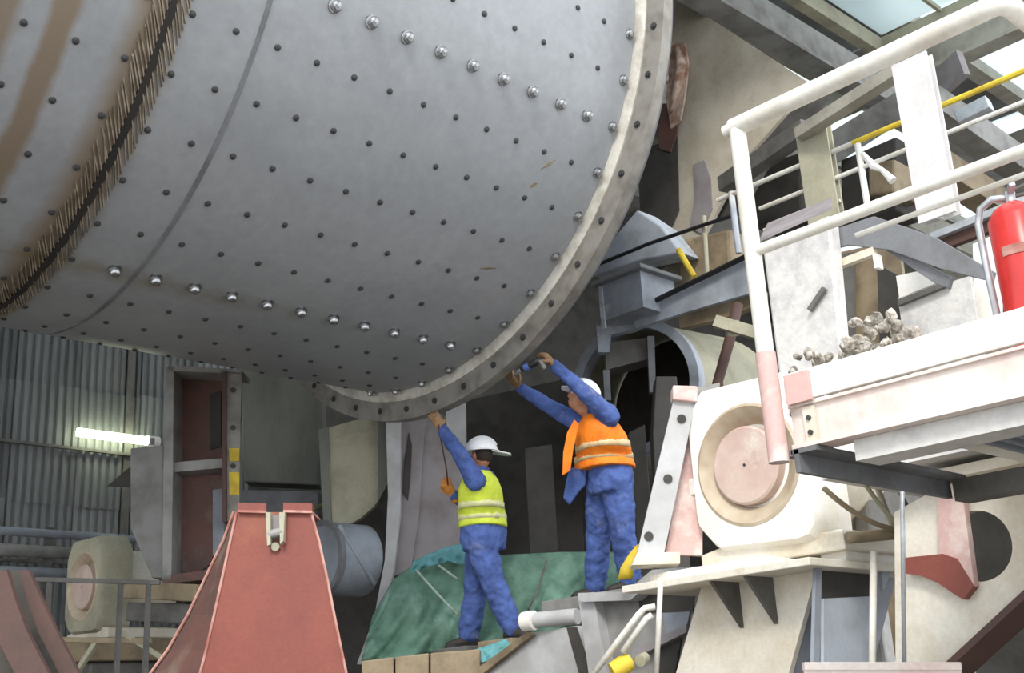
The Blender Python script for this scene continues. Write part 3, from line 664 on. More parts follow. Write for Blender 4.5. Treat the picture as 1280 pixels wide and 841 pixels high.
obj('side_panel', plateX([(1036, 320), (1066, 315), (1066, 450), (1040, 455)], 7.8, 0.04), 'darkgrey', dw)
obj('door_leaf', plateX([(1096, 330), (1124, 345), (1128, 440), (1100, 440)], 7.7, 0.04), 'dark', dw)
lp = thing('panel_enclosure', 'whitish sheet panels behind the grey channels and extinguisher', 'panel', X_(1180, 420, 7.2))
obj('panel', to_floor(plateX([(1122, 372), (1212, 345), (1213, 430), (1128, 450)], 7.2, 0.04)), 'concrete', lp)
obj('panel', plateX([(1216, 305), (1250, 290), (1250, 420), (1218, 425)], 7.3, 0.04), 'white', lp)
obj('lower_sill', plateX([(1122, 374), (1186, 350), (1186, 356), (1122, 382)], 7.15, 0.04), 'darkgrey', lp)
obj('top_sheet', plateX([(1120, 345), (1165, 335), (1180, 350), (1124, 372)], 7.3, 0.03), 'white', lp)
tag(centred('channel_rail', MB().beam(X_(1165, 297, 7.6), X_(1290, 247, 7.6), 0.06, 0.05), 'chrome'), 'pale flat rail above the whitish panels', 'rail')
tag(centred('brown_girder', MB().beam(X_(1165, 308, 7.65), X_(1290, 260, 7.65), 0.06, 0.12), 'brown'), 'brown girder just under the pale flat rail', 'girder')
# rubble heaps on the platform edge
def stone(r, seed):
    rnd = random.Random(seed); mb = MB(); mb.sphere((0, 0, 0), (r * rnd.uniform(.8, 1.3), r * rnd.uniform(.7, 1.2), r * rnd.uniform(.5, .9)), 8, 5)
    mb.v = [p * rnd.uniform(.78, 1.15) for p in mb.v]; return mb
meshes = []
for i in range(5):
    o = obj('rubble_stone', stone(0.05, i), 'rubble'); meshes.append(o.data); bpy.data.objects.remove(o)
def heap(x0, x1, n, hgt, label, group, sc):
    for i in range(n):
        f_ = (i + .5) / n; x = x0 + (x1 - x0) * f_ + random.uniform(-4, 4)
        lay = random.random() ** .7 * 2.2 * min(1, (1 - abs(2 * f_ - 1)) * 2.2 + .45)
        o = bpy.data.objects.new('rubble_stone', meshes[i % 5]); COL.objects.link(o); s_ = sc * random.uniform(.7, 1.25)
        X = PX + random.uniform(.1, .3); o.location = V((X, X_(x, 440, X).y, z1 + 0.03 + lay * hgt / 2.2)); o.rotation_euler = (random.random() * 6, random.random() * 6, random.random() * 6); o.scale = (s_,) * 3
        tag(o, label, 'stone', group)
hz = zt - z1 + 0.13
heap(1046, 1152, 75, hz, 'pale broken stone in the larger rubble heap right of the pier', 'larger rubble heap', 0.5)
heap(980, 1042, 36, hz * .75, 'pale broken stone in the smaller rubble heap before the pier', 'smaller rubble heap', 0.4)
rl = V((PX + 1.9, 1.5, z1))
tag(centred('walkway_slab', MB().box((PX + 1.6, 0.9, z1 + 0.05), (6.1, 3.1, z1 + 0.14)), 'concrete'), 'pale slab behind the platform that carries the rubble', 'slab')

# ================================================================ hopper and roof pieces, upper right
HXp = 10.2
hp = thing('hopper', 'large stained cream hopper plate narrowing downwards right of the drum flange', 'hopper', X_(870, 330, HXp))
obj('front_plate', MB().prism(pxX([(815, -20), (870, 12), (1012, 104), (985, 138), (930, 200), (892, 272), (862, 326), (838, 322), (846, 200), (850, 90), (815, 60)], HXp), (0.05, 0, 0)), 'hopper', hp)
obj('side_plate', MB().loft([pxX([(1012, 104), (985, 138), (930, 200), (892, 272), (862, 326)], HXp + .05), [p + V((0.5, 0.05, 0.02)) for p in pxX([(1012, 104), (985, 138), (930, 200), (892, 272), (862, 326)], HXp + .05)]], closed=False), 'darkgrey', hp)
obj('wear_patch', plateX([(866, 206), (880, 200), (888, 222), (890, 260), (876, 292), (862, 284), (868, 250)], HXp - 0.02, 0.018), 'mauve', hp)
obj('torn_edge', plateX([(828, 68), (842, 52), (856, 54), (860, 80), (856, 118), (850, 150), (838, 160), (832, 120), (836, 96)], HXp - 0.08, 0.03), 'torn', hp)
obj('torn_curl', MB().tube([X_(846, 58, HXp - .12), X_(852, 84, HXp - .14), X_(846, 110, HXp - .12), X_(838, 140, HXp - .1)], 0.05, 7, rr=[.03, .07, .06, .02]), 'torn', hp, smooth=True)
obj('rust_tongue', plateX([(822, 130), (848, 128), (846, 165), (838, 190), (824, 186)], HXp - 0.05, 0.03), 'darkrust', hp)
obj('dark_opening', plateX([(796, 190), (846, 170), (848, 262), (838, 286), (800, 262)], HXp - 0.03, 0.02), 'dark', hp)
obj('lower_dark', plateX([(866, 290), (905, 240), (930, 205), (935, 260), (900, 275)], HXp + 0.1, 0.02), 'dark', hp)
# hanging cream frame below the roof
def cbeam(nm, label, a, b, d0, d1, w_, h_, m_='roofbeam'):
    return tag(centred(nm, MB().beam(D_(*a, d0), D_(*b, d1), w_, h_), m_, bevel=0.004), label, 'beam')
ZF = 9.4
fr2 = thing('roof_frame', 'cream angle frame hanging below the roof at the top right', 'frame', Z_(1100, 62, ZF))
kc = Z_(1100, 62, ZF)
kx = Z_(985, 0, ZF); ky = Z_(1192, 0, ZF)
fk = Z_(1125, 90, ZF)
dirx = V((1, 0, 0)); 
obj('long_beam', MB().beam(kc + V((0.1, 0, 0)), kc + V((-5, 0, 0)), 0.14, 0.22), 'oldcream', fr2)
obj('cross_beam', MB().beam(kc, kc + V((0, -3.5, 0)), 0.14, 0.22), 'oldcream', fr2)
obj('pane', MB().box(kc + V((-4, -3, 0.12)), kc + V((-0.1, -0.1, 0.15))), 'skylight', fr2)
for i in range(3):
    obj('glazing_bar', MB().box(kc + V((-4, -0.9 - i * 0.9, 0.05)), kc + V((-0.1, -0.86 - i * 0.9, 0.11))), 'oldcream', fr2)
for i, (ya, yb_) in enumerate(((6.7, 7.5), (8.9, 9.6), (11.1, 11.5))):
    tag(centred('roof_girder', MB().box((8.5, ya, 9.35 + .1 * i), (24, ya + 0.12, 9.85 + .1 * i)).box((8.5, ya - .1, 9.3 + .1 * i), (24, ya + .22, 9.35 + .1 * i)), 'grey' if i != 1 else 'roofbeam'), ('grey girder under the roof nearest the hall opening', 'cream-grey girder under the roof, middle one of three', 'grey girder under the roof nearest the corrugated wall')[i], 'girder')
for x, y, l, nm in ((1092, 142, 34, 'long'), (1192, 98, 28, 'left'), (1212, 150, 26, 'right')):
    pass
for i, (a, b, m_) in enumerate([((1010, 205), (1130, 130), 'darkgrey'), ((1150, 120), (1285, 215), 'grey'), ((1160, 200), (1260, 265), 'tan')]):
    cbeam('brace_beam', ('dark brace beam behind the narrower column', 'grey brace beam right of the wide column', 'tan brace beam low behind the wide column')[i], a, b, 14, 15, 0.3, 0.35, m_)
tag(centred('ceiling_lamp', MB().box(D_(1185, 70, 15), D_(1262, 98, 15.3)), 'skylight') if False else centred('vent_louvre', MB().beam(D_(1160, 118, 14.5), D_(1204, 78, 14.0), 0.1, 0.35), 'mauve'), 'louvred vent strip right of the wide column below the skylights', 'vent')
tag(centred('lamp_tray', MB().beam(D_(1198, 150, 13.5), D_(1238, 130, 13.3), 0.2, 0.16), 'chrome', bevel=0.01), 'pale lamp tray hung under the roof right of the wide column', 'lamp')
for i, (pts, m_, nm) in enumerate([([(1050, 200), (1120, 170), (1120, 262), (1052, 285)], 'dark', 'dark machine casing seen between the two columns'), ([(1085, 205), (1118, 198), (1118, 240), (1085, 246)], 'tan', 'tan gearbox cover between the two columns'), ([(935, 210), (1000, 190), (1002, 262), (940, 285)], 'dark', 'dark casing between near rail post and narrower column')]):
    tag(centred('machine_casing', plateX(pts, 12.0 - i * 0.3, 0.6), m_, bevel=0.03), nm, 'casing')

# ================================================================ walkway, bearing cap, arch
XW = 8.7
wk = thing('walkway', 'pale blue walkway edge climbing right behind the drum flange', 'walkway', X_(850, 395, XW))
obj('fascia', plateX([(788, 394), (948, 316), (952, 362), (848, 393), (795, 410)], XW, 0.06), 'paleblue', wk)
obj('edge_pipe', MB().tube([X_(788, 391, XW - .05), X_(946, 314, XW - .05)], 0.028, 8), 'black', wk)
obj('upper_cable', MB().tube([X_(742, 333, XW - .05), X_(810, 305, XW - .05), X_(880, 281, XW - .05), X_(940, 262, XW - .05)], 0.02, 8), 'black', wk)
obj('stanchion', MB().tube([X_(880, 270, XW), X_(884, 345, XW)], 0.022, 8), 'oldcream', wk)
obj('brace', MB().tube([X_(848, 312, XW), X_(868, 346, XW)], 0.03, 8), 'yellow', wk)
obj('underside_beam', MB().prism(pxX([(848, 394), (952, 363), (952, 378), (905, 398), (850, 410)], XW + .1), (0.1, 0, 0)), 'tan', wk)
tag(centred('pump_set', plateX([(846, 300), (912, 285), (915, 345), (870, 375), (846, 375)], 9.2, 0.5), 'tan', bevel=0.04), 'brownish pump set behind the walkway stanchion', 'pump')
Xc, Yc = 8.4, 6.8
cp = X_(800, 330, Xc); Yc = cp.y
yl = X_(740, 352, Xc).y; xr = Y_(850, 344, Yc).x; zl = cp.z
cap = thing('trunnion_box', 'blue-grey box with a sloped lid right of the drum flange', 'housing', (Xc, Yc, zl - 0.6))
obj('box_body', MB().box((Xc + .04, Yc + .04, zl - 0.42), (xr - .06, yl - .04, zl - 0.04)), 'bluegrey', cap)
obj('lid', MB().box((Xc - .03, Yc - .03, zl - 0.045), (xr, yl, zl)), 'plateg', cap, bevel=0.01)
obj('corner_strip', MB().box((Xc + .03, yl - .1, zl - .5), (Xc + .05, yl - .05, zl - .05)), 'paleblue', cap)
tag(centred('hood_plate', plateX([(796, 262), (826, 282), (852, 316), (800, 326), (742, 346), (738, 332)], 8.9, 0.3), 'paleblue', bevel=0.02), 'pale blue hood plate between drum flange and hopper', 'hood')
# round duct mouth
ac = D_(792, 482, 12.2); ax = (FH * 0.86 + RH * 0.5).normalized(); rA = 0.72
ar = thing('duct_ring', 'grey round duct mouth arching over the orange-vested worker', 'duct', ac - V((0, 0, rA)))
obj('ring', MB().lathe(ac, ax, [(0, rA - 0.10), (0, rA), (0.16, rA), (0.16, rA - 0.10)], 56, close=True), 'paleblue', ar, autosm=35)
obj('barrel', MB().lathe(ac, ax, [(0.16, rA - 0.02), (1.8, rA + 0.25), (1.8, rA + .2), (0.16, rA - 0.06)], 56, close=True), 'oldcream', ar, autosm=35)
obj('back_disc', MB().cyl(ac + ax * 1.2, ac + ax * 1.25, rA + 0.08, 40), 'dark', ar)
obj('hanger_plate', plateD([(745, 403), (796, 396), (800, 410), (764, 418), (762, 440), (748, 440)], 11.9, 0.1), 'bluegrey', ar)
obj('inner_block', plateD([(756, 428), (812, 422), (812, 448), (758, 462)], 12.2, 0.3), 'darkgrey', ar)
obj('guide_bar', plateD([(809, 420), (818, 420), (820, 490), (812, 490)], 12.1, 0.08), 'plateg', ar)
obj('guide_bar', plateD([(754, 462), (762, 462), (764, 500), (756, 500)], 12.1, 0.08), 'plateg', ar)
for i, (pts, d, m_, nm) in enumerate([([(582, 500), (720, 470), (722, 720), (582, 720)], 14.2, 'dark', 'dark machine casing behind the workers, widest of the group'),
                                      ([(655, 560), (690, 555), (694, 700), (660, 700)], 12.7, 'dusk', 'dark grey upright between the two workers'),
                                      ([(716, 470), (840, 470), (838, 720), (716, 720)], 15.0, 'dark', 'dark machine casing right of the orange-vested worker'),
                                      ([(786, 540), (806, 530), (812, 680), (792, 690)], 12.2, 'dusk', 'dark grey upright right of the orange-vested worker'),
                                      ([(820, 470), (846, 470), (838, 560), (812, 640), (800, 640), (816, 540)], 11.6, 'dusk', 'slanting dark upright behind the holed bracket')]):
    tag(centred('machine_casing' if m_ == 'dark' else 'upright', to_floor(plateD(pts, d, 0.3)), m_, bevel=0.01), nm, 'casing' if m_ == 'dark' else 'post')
tag(centred('pipe_elbow', MB().tube([V((D_(897, 478, 10.5).x, D_(897, 478, 10.5).y, 0)), D_(897, 478, 10.5), D_(912, 425, 10.5), D_(922, 380, 10.6)], 0.05, 10), 'brown', smooth=True), 'thin brown pipe pair left of the near rail post', 'pipe')
tag(centred('bracket_arm', MB().beam(D_(895, 402, 10.2), D_(950, 418, 10), 0.1, 0.1).beam(D_(915, 400, 10.2), D_(915, 420, 10.2), 0.1, 0.06), 'oldcream'), 'cream bracket arm under the walkway beside the near rail post', 'bracket')

# ================================================================ left: bracket, guards, lamp, pipes
gl = thing('guard_bracket', 'tall dark-red guard bracket with holes under the drum, yellow marks on its flange', 'bracket', H_(250, 725, 11.1))
def pD(pts, d, t): return plateD(pts, d, t)
obj('web', pD([(212, 462), (284, 462), (284, 640), (262, 705), (240, 722), (212, 722)], 11.35, 0.04), 'darkrust', gl)
obj('left_flange', pD([(207, 458), (217, 458), (216, 600), (214, 724), (203, 724), (204, 600)], 11.05, 0.33), 'grey', gl)
rf = obj('right_flange', pD([(281, 464), (302, 466), (300, 560), (299, 650), (282, 652)], 11.05, 0.05), 'flange', gl)
obj('flange_edge', pD([(277, 464), (282, 464), (283, 652), (278, 652)], 11.02, 0.3), 'brown', gl)
for y in (487, 534, 582):
    q = H_(291, y, 11.04); obj('bolt_hole', MB().cyl(q, q + FH * 0.03, 0.024, 12), 'dark', rf)
for y0, y1 in ((560, 576), (590, 618)):
    obj('yellow_mark', pD([(286, y0), (299, y0), (299, y1), (287, y1)], 11.04, 0.012), 'yellow', rf)
obj('rib', pD([(214, 578), (284, 572), (284, 584), (214, 590)], 11.1, 0.28), 'grey', gl)
obj('top_plate', pD([(210, 456), (302, 462), (302, 467), (210, 463)], 11.05, 0.33), 'grey', gl)
obj('slot', pD([(262, 492), (276, 488), (276, 558), (262, 562)], 11.33, 0.015), 'dark', gl)
obj('slot', pD([(266, 612), (280, 610), (280, 690), (266, 694)], 11.33, 0.015), 'bluegrey', gl)
obj('foot_plate', pD([(203, 720), (258, 712), (270, 700), (272, 708), (258, 724), (203, 730)], 11.05, 0.3), 'darkrust', gl)
sc = tag(centred('switch_cabinet', pD([(163, 560), (204, 556), (204, 722), (190, 722), (163, 660)], 11.9, 0.4), 'grey', bevel=0.01), 'plain grey cabinet close left of the red bracket', 'cabinet')
# fluorescent lamp with its bracket
a = Y_(97, 540, WY - 0.2); b = Y_(184, 551, WY - 0.2)
lamp = thing('fluorescent_lamp', 'lit fluorescent tube lamp on the corrugated wall', 'lamp', b)
obj('tube', MB().cyl(a, b, 0.055, 14), 'tube', lamp, autosm=40)
obj('end_fitting', MB().cyl(b, b + (b - a).normalized() * 0.16, 0.075, 12).beam(b + (b - a).normalized() * 0.05, b + V((0.06, 0.1, 0.0)), 0.06, 0.06), 'white', lamp)
tag(centred('hanging_cloth', MB().loft([[H_(x0, y, 13.0 + dd), H_(x1, y, 13.0 - dd), H_(x1, y, 13.06 - dd), H_(x0, y, 13.06 + dd)] for y, x0, x1, dd in ((556, 178, 192, .02), (575, 176, 192, .05), (595, 176, 189, -.03), (612, 173, 181, .02), (618, 173, 176, 0))]), 'hose'), 'pale cloth hanging below the lamp fitting', 'cloth')
tag(centred('dark_flap', pD([(134, 607), (174, 574), (190, 572), (190, 580), (174, 609)], 13.03, 0.03), 'dark'), 'dark triangular flap left of the hanging cloth', 'flap')
# pipe rack along the far wall
for nm, Yp, lst in (('behind the left bearing', 13.2, ((60, 667, .05, 'bluegrey'), (60, 690, .075, 'grey'), (60, 716, .06, 'bluegrey'))), ('right of the red guard', 12.4, ((440, 731, .05, 'bluegrey'), (440, 756, .07, 'grey'), (440, 780, .05, 'darkgrey'), (440, 800, .05, 'bluegrey')))):
    for i, (x, y, r, m_) in enumerate(lst):
        p = Y_(x, y, Yp); ext_ = (-3.2, 2.4) if x < 100 else (-1.2, 0.7)
        pipe('pipe', 'horizontal %s pipe %s, %s' % ({'bluegrey': 'blue-grey', 'grey': 'grey', 'darkgrey': 'dark grey'}[m_], nm, ('topmost of the run', 'second of the run from above', 'third of the run from above', 'lowest of the run')[i]), [p + V((ext_[0], 0, 0)), p + V((ext_[1], 0, 0))], r, m_, group='wall pipes ' + nm)
# slab and cream casing under the drum
tag(centred('steel_slab', pD([(300, 452), (404, 474), (398, 606), (304, 602)], 12.6, 0.3), 'greentint', bevel=0.02), 'grey-green steel slab right of the dark-red bracket', 'slab')
tag(centred('steel_sill', pD([(302, 612), (398, 614), (398, 650), (302, 650)], 12.5, 0.3), 'plateg', bevel=0.01), 'grey sill below the grey-green slab', 'sill')
fcas = thing('fan_casing', 'old cream rounded casing hanging under the drum left of the pillar', 'casing', H_(440, 662, 12.1))
arc = [(398, 538), (440, 526), (488, 516), (488, 598), (479, 618), (466, 634), (450, 648), (432, 658), (412, 662), (404, 650)]
obj('cheek', pD(arc, 12.0, 0.1), 'oldcream', fcas)
obj('rim', pD([(398, 536), (410, 533), (414, 652), (404, 652)], 11.95, 0.06), 'greentint', fcas)
obj('drum_band', pD([(472, 520), (488, 516), (488, 598), (473, 626)], 11.9, 0.25), 'greentint', fcas)
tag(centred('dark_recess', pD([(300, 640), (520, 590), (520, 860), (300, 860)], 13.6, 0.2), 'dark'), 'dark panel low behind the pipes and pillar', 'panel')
tk = H_(447, 698, 11.9); 
tank = thing('lying_tank', 'blue-grey lying tank below the cream casing', 'tank', tk - V((0, 0, .35)))
obj('shell', MB().cyl(tk + V((-.35, .1, 0)), tk + V((.12, .1, 0)), 0.34, 28), 'bluegrey', tank, autosm=35)
obj('end_ring', MB().lathe(tk + V((-.36, .1, 0)), (1, 0, 0), [(0, .30), (0, .355), (.05, .355), (.05, .30)], 28, close=True), 'plateg', tank, autosm=35)
pipe('strut', 'slanting pale strut across the lying tank', [D_(424, 656, 10.6), D_(468, 730, 10.6)], 0.02, 'bluegrey', cat='strut')
q = D_(404, 645, 11.75); mb = MB()
for k in range(3):
    mb.tube([q + (RH * math.cos(t * .4) + V((0, 0, 1)) * math.sin(t * .4)) * (0.10 + .012 * k) + FH * (.02 * k - .02) for t in range(17)], 0.013, 6)
tag(centred('cable_coil', mb, mat('olive_cable', (136, 134, 86), (90, 96, 60), scale=9), smooth=True), 'olive coil of cable hanging right of the red guard top', 'cable')
# pillar
pil = thing('frame_pillar', 'grey splayed steel pillar under the drum behind the yellow-vested worker', 'pillar', H_(500, 830, 11.2))
obj('front_flange', pD([(482, 512), (500, 512), (500, 640), (492, 712), (478, 780), (462, 830), (446, 830), (468, 770), (481, 700), (485, 620)], 11.8, 0.12), 'palegrey', pil)
obj('web', pD([(500, 512), (532, 512), (524, 640), (514, 712), (492, 720), (500, 640)], 11.95, 0.1), 'mauve', pil)
obj('web_slot', pD([(511, 540), (515, 556), (513, 600), (510, 626), (503, 616), (505, 576)], 11.94, 0.01), 'dark', pil)
obj('rear_plate', pD([(528, 505), (582, 492), (584, 640), (572, 690), (530, 706), (516, 700), (526, 620)], 12.0, 0.1), 'mauve', pil)
obj('rear_plate_edge', pD([(556, 498), (582, 492), (582, 560), (560, 560)], 11.96, 0.04), 'palegrey', pil)
# green mesh tarp: one draped sheet
def tarp_mesh(top, bot, d0, d1, nu, nv, amp, seed):
    rnd = random.Random(seed); ph = [rnd.uniform(0, 6) for _ in range(8)]; mb = MB(); rows = []
    def lerp(L_, f_):
        k = min(int(f_ * (len(L_) - 1)), len(L_) - 2); t = f_ * (len(L_) - 1) - k
        return L_[k][0] + (L_[k + 1][0] - L_[k][0]) * t, L_[k][1] + (L_[k + 1][1] - L_[k][1]) * t
    for j in range(nv + 1):
        row = []
        for i in range(nu + 1):
            u_, v_ = i / nu, j / nv
            a_, b_ = lerp(top, u_), lerp(bot, u_)
            x = a_[0] + (b_[0] - a_[0]) * v_; y = a_[1] + (b_[1] - a_[1]) * v_
            f_ = amp * (math.sin(u_ * 38 + ph[0] + 3 * v_) * .5 + math.sin(u_ * 17 - v_ * 6 + ph[1]) + .6 * math.sin(v_ * 11 + u_ * 23 + ph[2]) + .35 * math.sin(u_ * 71 + v_ * 19 + ph[3])) * (0.35 + v_)
            row.append(H_(x, y, d0 + (d1 - d0) * v_ + f_))
        rows.append(row)
    return mb.loft(rows, cap=False, closed=False)
tp = thing('mesh_tarp', 'green mesh tarp draped behind the workers legs', 'tarp', H_(600, 815, 10.6))
o = obj('sheet', tarp_mesh([(466, 770), (492, 724), (522, 702), (552, 690), (582, 684), (625, 694), (660, 692), (700, 690), (740, 690), (785, 690)], [(452, 826), (490, 824), (528, 818), (566, 812), (600, 808), (640, 806), (680, 800), (720, 780), (750, 770), (790, 770)], 11.45, 11.1, 90, 28, 0.06, 3), 'tarp', tp, smooth=True)
sd = o.modifiers.new('solid', 'SOLIDIFY'); sd.thickness = 0.006
o = obj('ridge_highlight', tarp_mesh([(516, 702), (535, 692), (556, 684), (584, 677)], [(514, 716), (540, 706), (560, 702), (584, 706)], 11.2, 11.15, 30, 8, 0.02, 5), 'tarpb', tp, smooth=True)  # bluish highlight on the tarp's ridge fold, put into its colour
sd = o.modifiers.new('solid', 'SOLIDIFY'); sd.thickness = 0.006
o = obj('loose_corner', tarp_mesh([(592, 812), (610, 806), (632, 798)], [(594, 828), (612, 826), (640, 806)], 9.6, 9.5, 16, 6, 0.02, 8), 'tarpb', tp, smooth=True)
sd = o.modifiers.new('solid', 'SOLIDIFY'); sd.thickness = 0.006
for i, pts in enumerate(([(520, 712, 11.1), (545, 740, 11.0), (572, 768, 10.95)], [(548, 706, 11.1), (572, 724, 11.05)], [(684, 700, 11.1), (672, 738, 11.0), (660, 762, 10.95)])):
    obj('rope', MB().tube([H_(*p) for p in pts], 0.010, 6), 'rope' if i < 2 else 'darkgrey', tp, smooth=True)

# ================================================================ red guard in the foreground
gd = 6.4
rg = thing('gear_guard', 'red-primed tapering guard section standing in the foreground', 'guard', V((H_(345, 800, gd).x, H_(345, 800, gd).y, 0)))
fL = [(296, 640), (288, 676), (278, 722), (268, 768), (258, 812), (248, 850), (214, 1000), (150, 1290)]
fR = [(389, 640), (399, 676), (409, 722), (418, 768), (427, 812), (435, 850), (462, 1000), (510, 1290)]
mb = MB(); fr_ = [H_(x, y, gd) for x, y in fL]; fb = [H_(x, y, gd) for x, y in fR]
mb.loft([[a, b, b + FH * .03, a + FH * .03] for a, b in zip(fr_, fb)]); obj('front_plate', mb, 'rust', rg)
sB = [(294, 640), (281, 676), (259, 722), (237, 768), (212, 812), (184, 850), (90, 1000), (-80, 1290)]
mb = MB(); sb_ = [H_(x, y, gd + 0.55) for x, y in sB]
mb.loft([[a + FH * .03, b, b + RH * .02, a + RH * .02 + FH * .03] for a, b in zip(fr_, sb_)]); obj('side_plate', mb, 'darkrust', rg)
obj('edge_highlight', MB().tube([p - FH * .004 for p in fr_], 0.007, 6), 'palered', rg)  # pale tubes paint the highlights along the guard's plate edges
obj('edge_highlight', MB().tube([p - FH * .004 for p in fb], 0.007, 6), 'palered', rg)
obj('edge_highlight', MB().tube([p - RH * .004 - FH * .02 for p in sb_], 0.008, 6), 'palered', rg)
for x0, x1 in ((297, 332), (354, 390)):
    obj('top_flange', pD([(x0, 637), (x1, 638), (x1, 641), (x0, 640)], gd - 0.03, 0.25), 'palered', rg)
    obj('back_flange', pD([(x0, 628), (x1, 629), (x1, 641), (x0, 641)], gd + 0.3, 0.03), 'rust', rg)
lug = obj('lifting_lug', pD([(332, 640), (338, 640), (338, 680), (334, 682)], gd - .06, .08), 'oldcream', rg)
obj('lug_cheek', pD([(349, 640), (356, 640), (354, 676), (350, 680)], gd - .06, .08), 'oldcream', lug)
obj('lug_pin', MB().cyl(H_(336, 668, gd - .04), H_(353, 664, gd - .04), 0.022, 12), 'grey', lug)
obj('lug_plate', pD([(337, 644), (350, 644), (350, 672), (337, 676)], gd - .015, .014), 'mauve', lug)
obj('lug_bolt', MB().cyl(H_(344, 683, gd - .03), H_(344, 683, gd), 0.022, 12), 'oldcream', lug)
# curved brown guard rings bottom left
bg_ = thing('curved_guard', 'brown curved guard channel at the bottom left corner', 'guard', V((D_(30, 860, 5.6).x, D_(30, 860, 5.6).y, 0)))
def band(L_, R_, d, t, nm, m_):
    mb = MB(); mb.loft([[H_(a[0], a[1], d), H_(b[0], b[1], d), H_(b[0], b[1], d) + FH * t, H_(a[0], a[1], d) + FH * t] for a, b in zip(L_, R_)]); obj(nm, mb, m_, bg_)
ys4 = (712, 750, 790, 841, 1000, 1250)
band(list(zip((24, 34, 48, 74, 175, 380), ys4)), list(zip((35, 52, 71, 98, 200, 410), ys4)), 5.6, 0.04, 'outer_flange', 'brown')
band(list(zip((8, 19, 34, 60, 160, 365), ys4)), list(zip((24, 34, 48, 74, 175, 380), ys4)), 5.9, 0.03, 'channel_web', 'dark')  # dark webs paint the shade in the gaps between the flanges
band(list(zip((-30, -24, -8, 18, 120, 330), ys4)), list(zip((8, 19, 34, 60, 160, 365), ys4)), 5.5, 0.04, 'inner_flange', 'brown')
band(list(zip((-90, -80, -60, -40, 50, 270), ys4)), list(zip((-30, -24, -8, 18, 120, 330), ys4)), 5.62, 0.03, 'inner_shade_web', 'dark')
# left trestle below the left bearing
ts = thing('trestle', 'dark tube trestle in front of the left bearing housing', 'trestle', V((D_(150, 800, 9.5).x, D_(150, 800, 9.5).y, 0)))
zt2 = D_(120, 726, 9.6)
obj('top_bar', MB().beam(D_(45, 724, 9.6), D_(200, 728, 9.6), 0.035, 0.035), 'darkgrey', ts)
for x in (62, 151, 186):
    q = D_(x, 727, 9.6); obj('upright', MB().beam(q, V((q.x, q.y, 0)), 0.035, 0.035), 'darkgrey', ts)
obj('lower_bar', MB().beam(D_(60, 799, 9.6), D_(190, 801, 9.6), 0.05, 0.04), 'tan', ts)
obj('brace', MB().beam(D_(96, 840, 9.6), D_(122, 800, 9.6), 0.04, 0.04), 'oldcream', ts)
obj('brace', MB().beam(D_(152, 790, 9.6), D_(215, 830, 9.6), 0.04, 0.04), 'oldcream', ts)
tb = thing('timber_beam', 'brown-tan beam end resting between trestle and red guard', 'beam', D_(215, 755, 10.2))
obj('beam', MB().beam(D_(168, 738, 10.4), D_(262, 742, 9.8), 0.3, 0.14), 'tan', tb, bevel=0.01)
obj('under_beam', MB().beam(D_(175, 765, 10.4), D_(262, 768, 9.9), 0.3, 0.16), 'darkgrey', tb, bevel=0.01)
tag(centred('base_block', MB().box(bL + V((-0.2, -0.6, -0.75)), bL + V((0.9, 0.6, -0.535))), 'tan', bevel=0.02), 'tan base block under the left bearing housing', 'base')
tag(centred('base_pier', MB().box(bL + V((-0.1, -0.5, -bL.z)), bL + V((0.8, 0.5, -0.755))), 'darkgrey', bevel=0.02), 'dark pier under the left base block', 'pier')
wh = bL + V((0.9, -0.35, 0.06))
obj('coupling_wheel', MB().lathe(wh, (1, 0, 0), [(0.04, .05), (0.0, .12), (0.0, .24), (0.1, .24), (0.1, .05)], 28), 'dark', BLh, autosm=35)
for (x, y, Yp, dx), lb in zip(((60, 660, 13.2, 0), (440, 722, 12.4, 0)), ('thin post holding the wall pipes behind the left bearing', 'thin post holding the pipes right of the red guard')):
    q = Y_(x, y, Yp + .1); tag(centred('pipe_stand', MB().box((q.x - .04, Yp + .03, 0), (q.x + .04, Yp + .1, q.z)), 'darkgrey'), lb, 'post')
q = H_(190, 548, 13.06)
tag(centred('lamp_pole', MB().cyl((q.x, q.y, 0), q, 0.03, 10), 'grey', smooth=True), 'slim grey pole beside the lamp fitting, pale cloth tied to it', 'pole')

# ================================================================ the two workers
UZ = V((0, 0, 1))
tex = bpy.data.textures.new('cloth_folds', 'CLOUDS'); tex.noise_scale = 0.07; tex.noise_depth = 2
def organic(name, mb, material, parent, vox, smooth_it=6, folds=0.0):
    o = obj(name, mb, material, parent, smooth=True)
    r = o.modifiers.new('remesh', 'REMESH'); r.mode = 'VOXEL'; r.voxel_size = vox; r.use_smooth_shade = True
    s_ = o.modifiers.new('smooth', 'SMOOTH'); s_.factor = 0.5; s_.iterations = smooth_it
    if folds:
        d = o.modifiers.new('folds', 'DISPLACE'); d.texture = tex; d.strength = folds; d.mid_level = 0.5; d.texture_coords = 'LOCAL'
    return o
def limb(mb, pts, radii, sub=6):
    """tapered limb through joints with round ends"""
    P_ = []; R_ = []
    for i in range(len(pts) - 1):
        for k in range(sub):
            f_ = k / sub; P_.append(pts[i].lerp(pts[i + 1], f_)); R_.append(radii[i] + (radii[i + 1] - radii[i]) * f_)
    P_.append(pts[-1]); R_.append(radii[-1])
    mb.tube(P_, 0, 12, rr=R_)
    for p, r in zip(pts, radii): mb.sphere(p, r * 0.99, 12, 8)
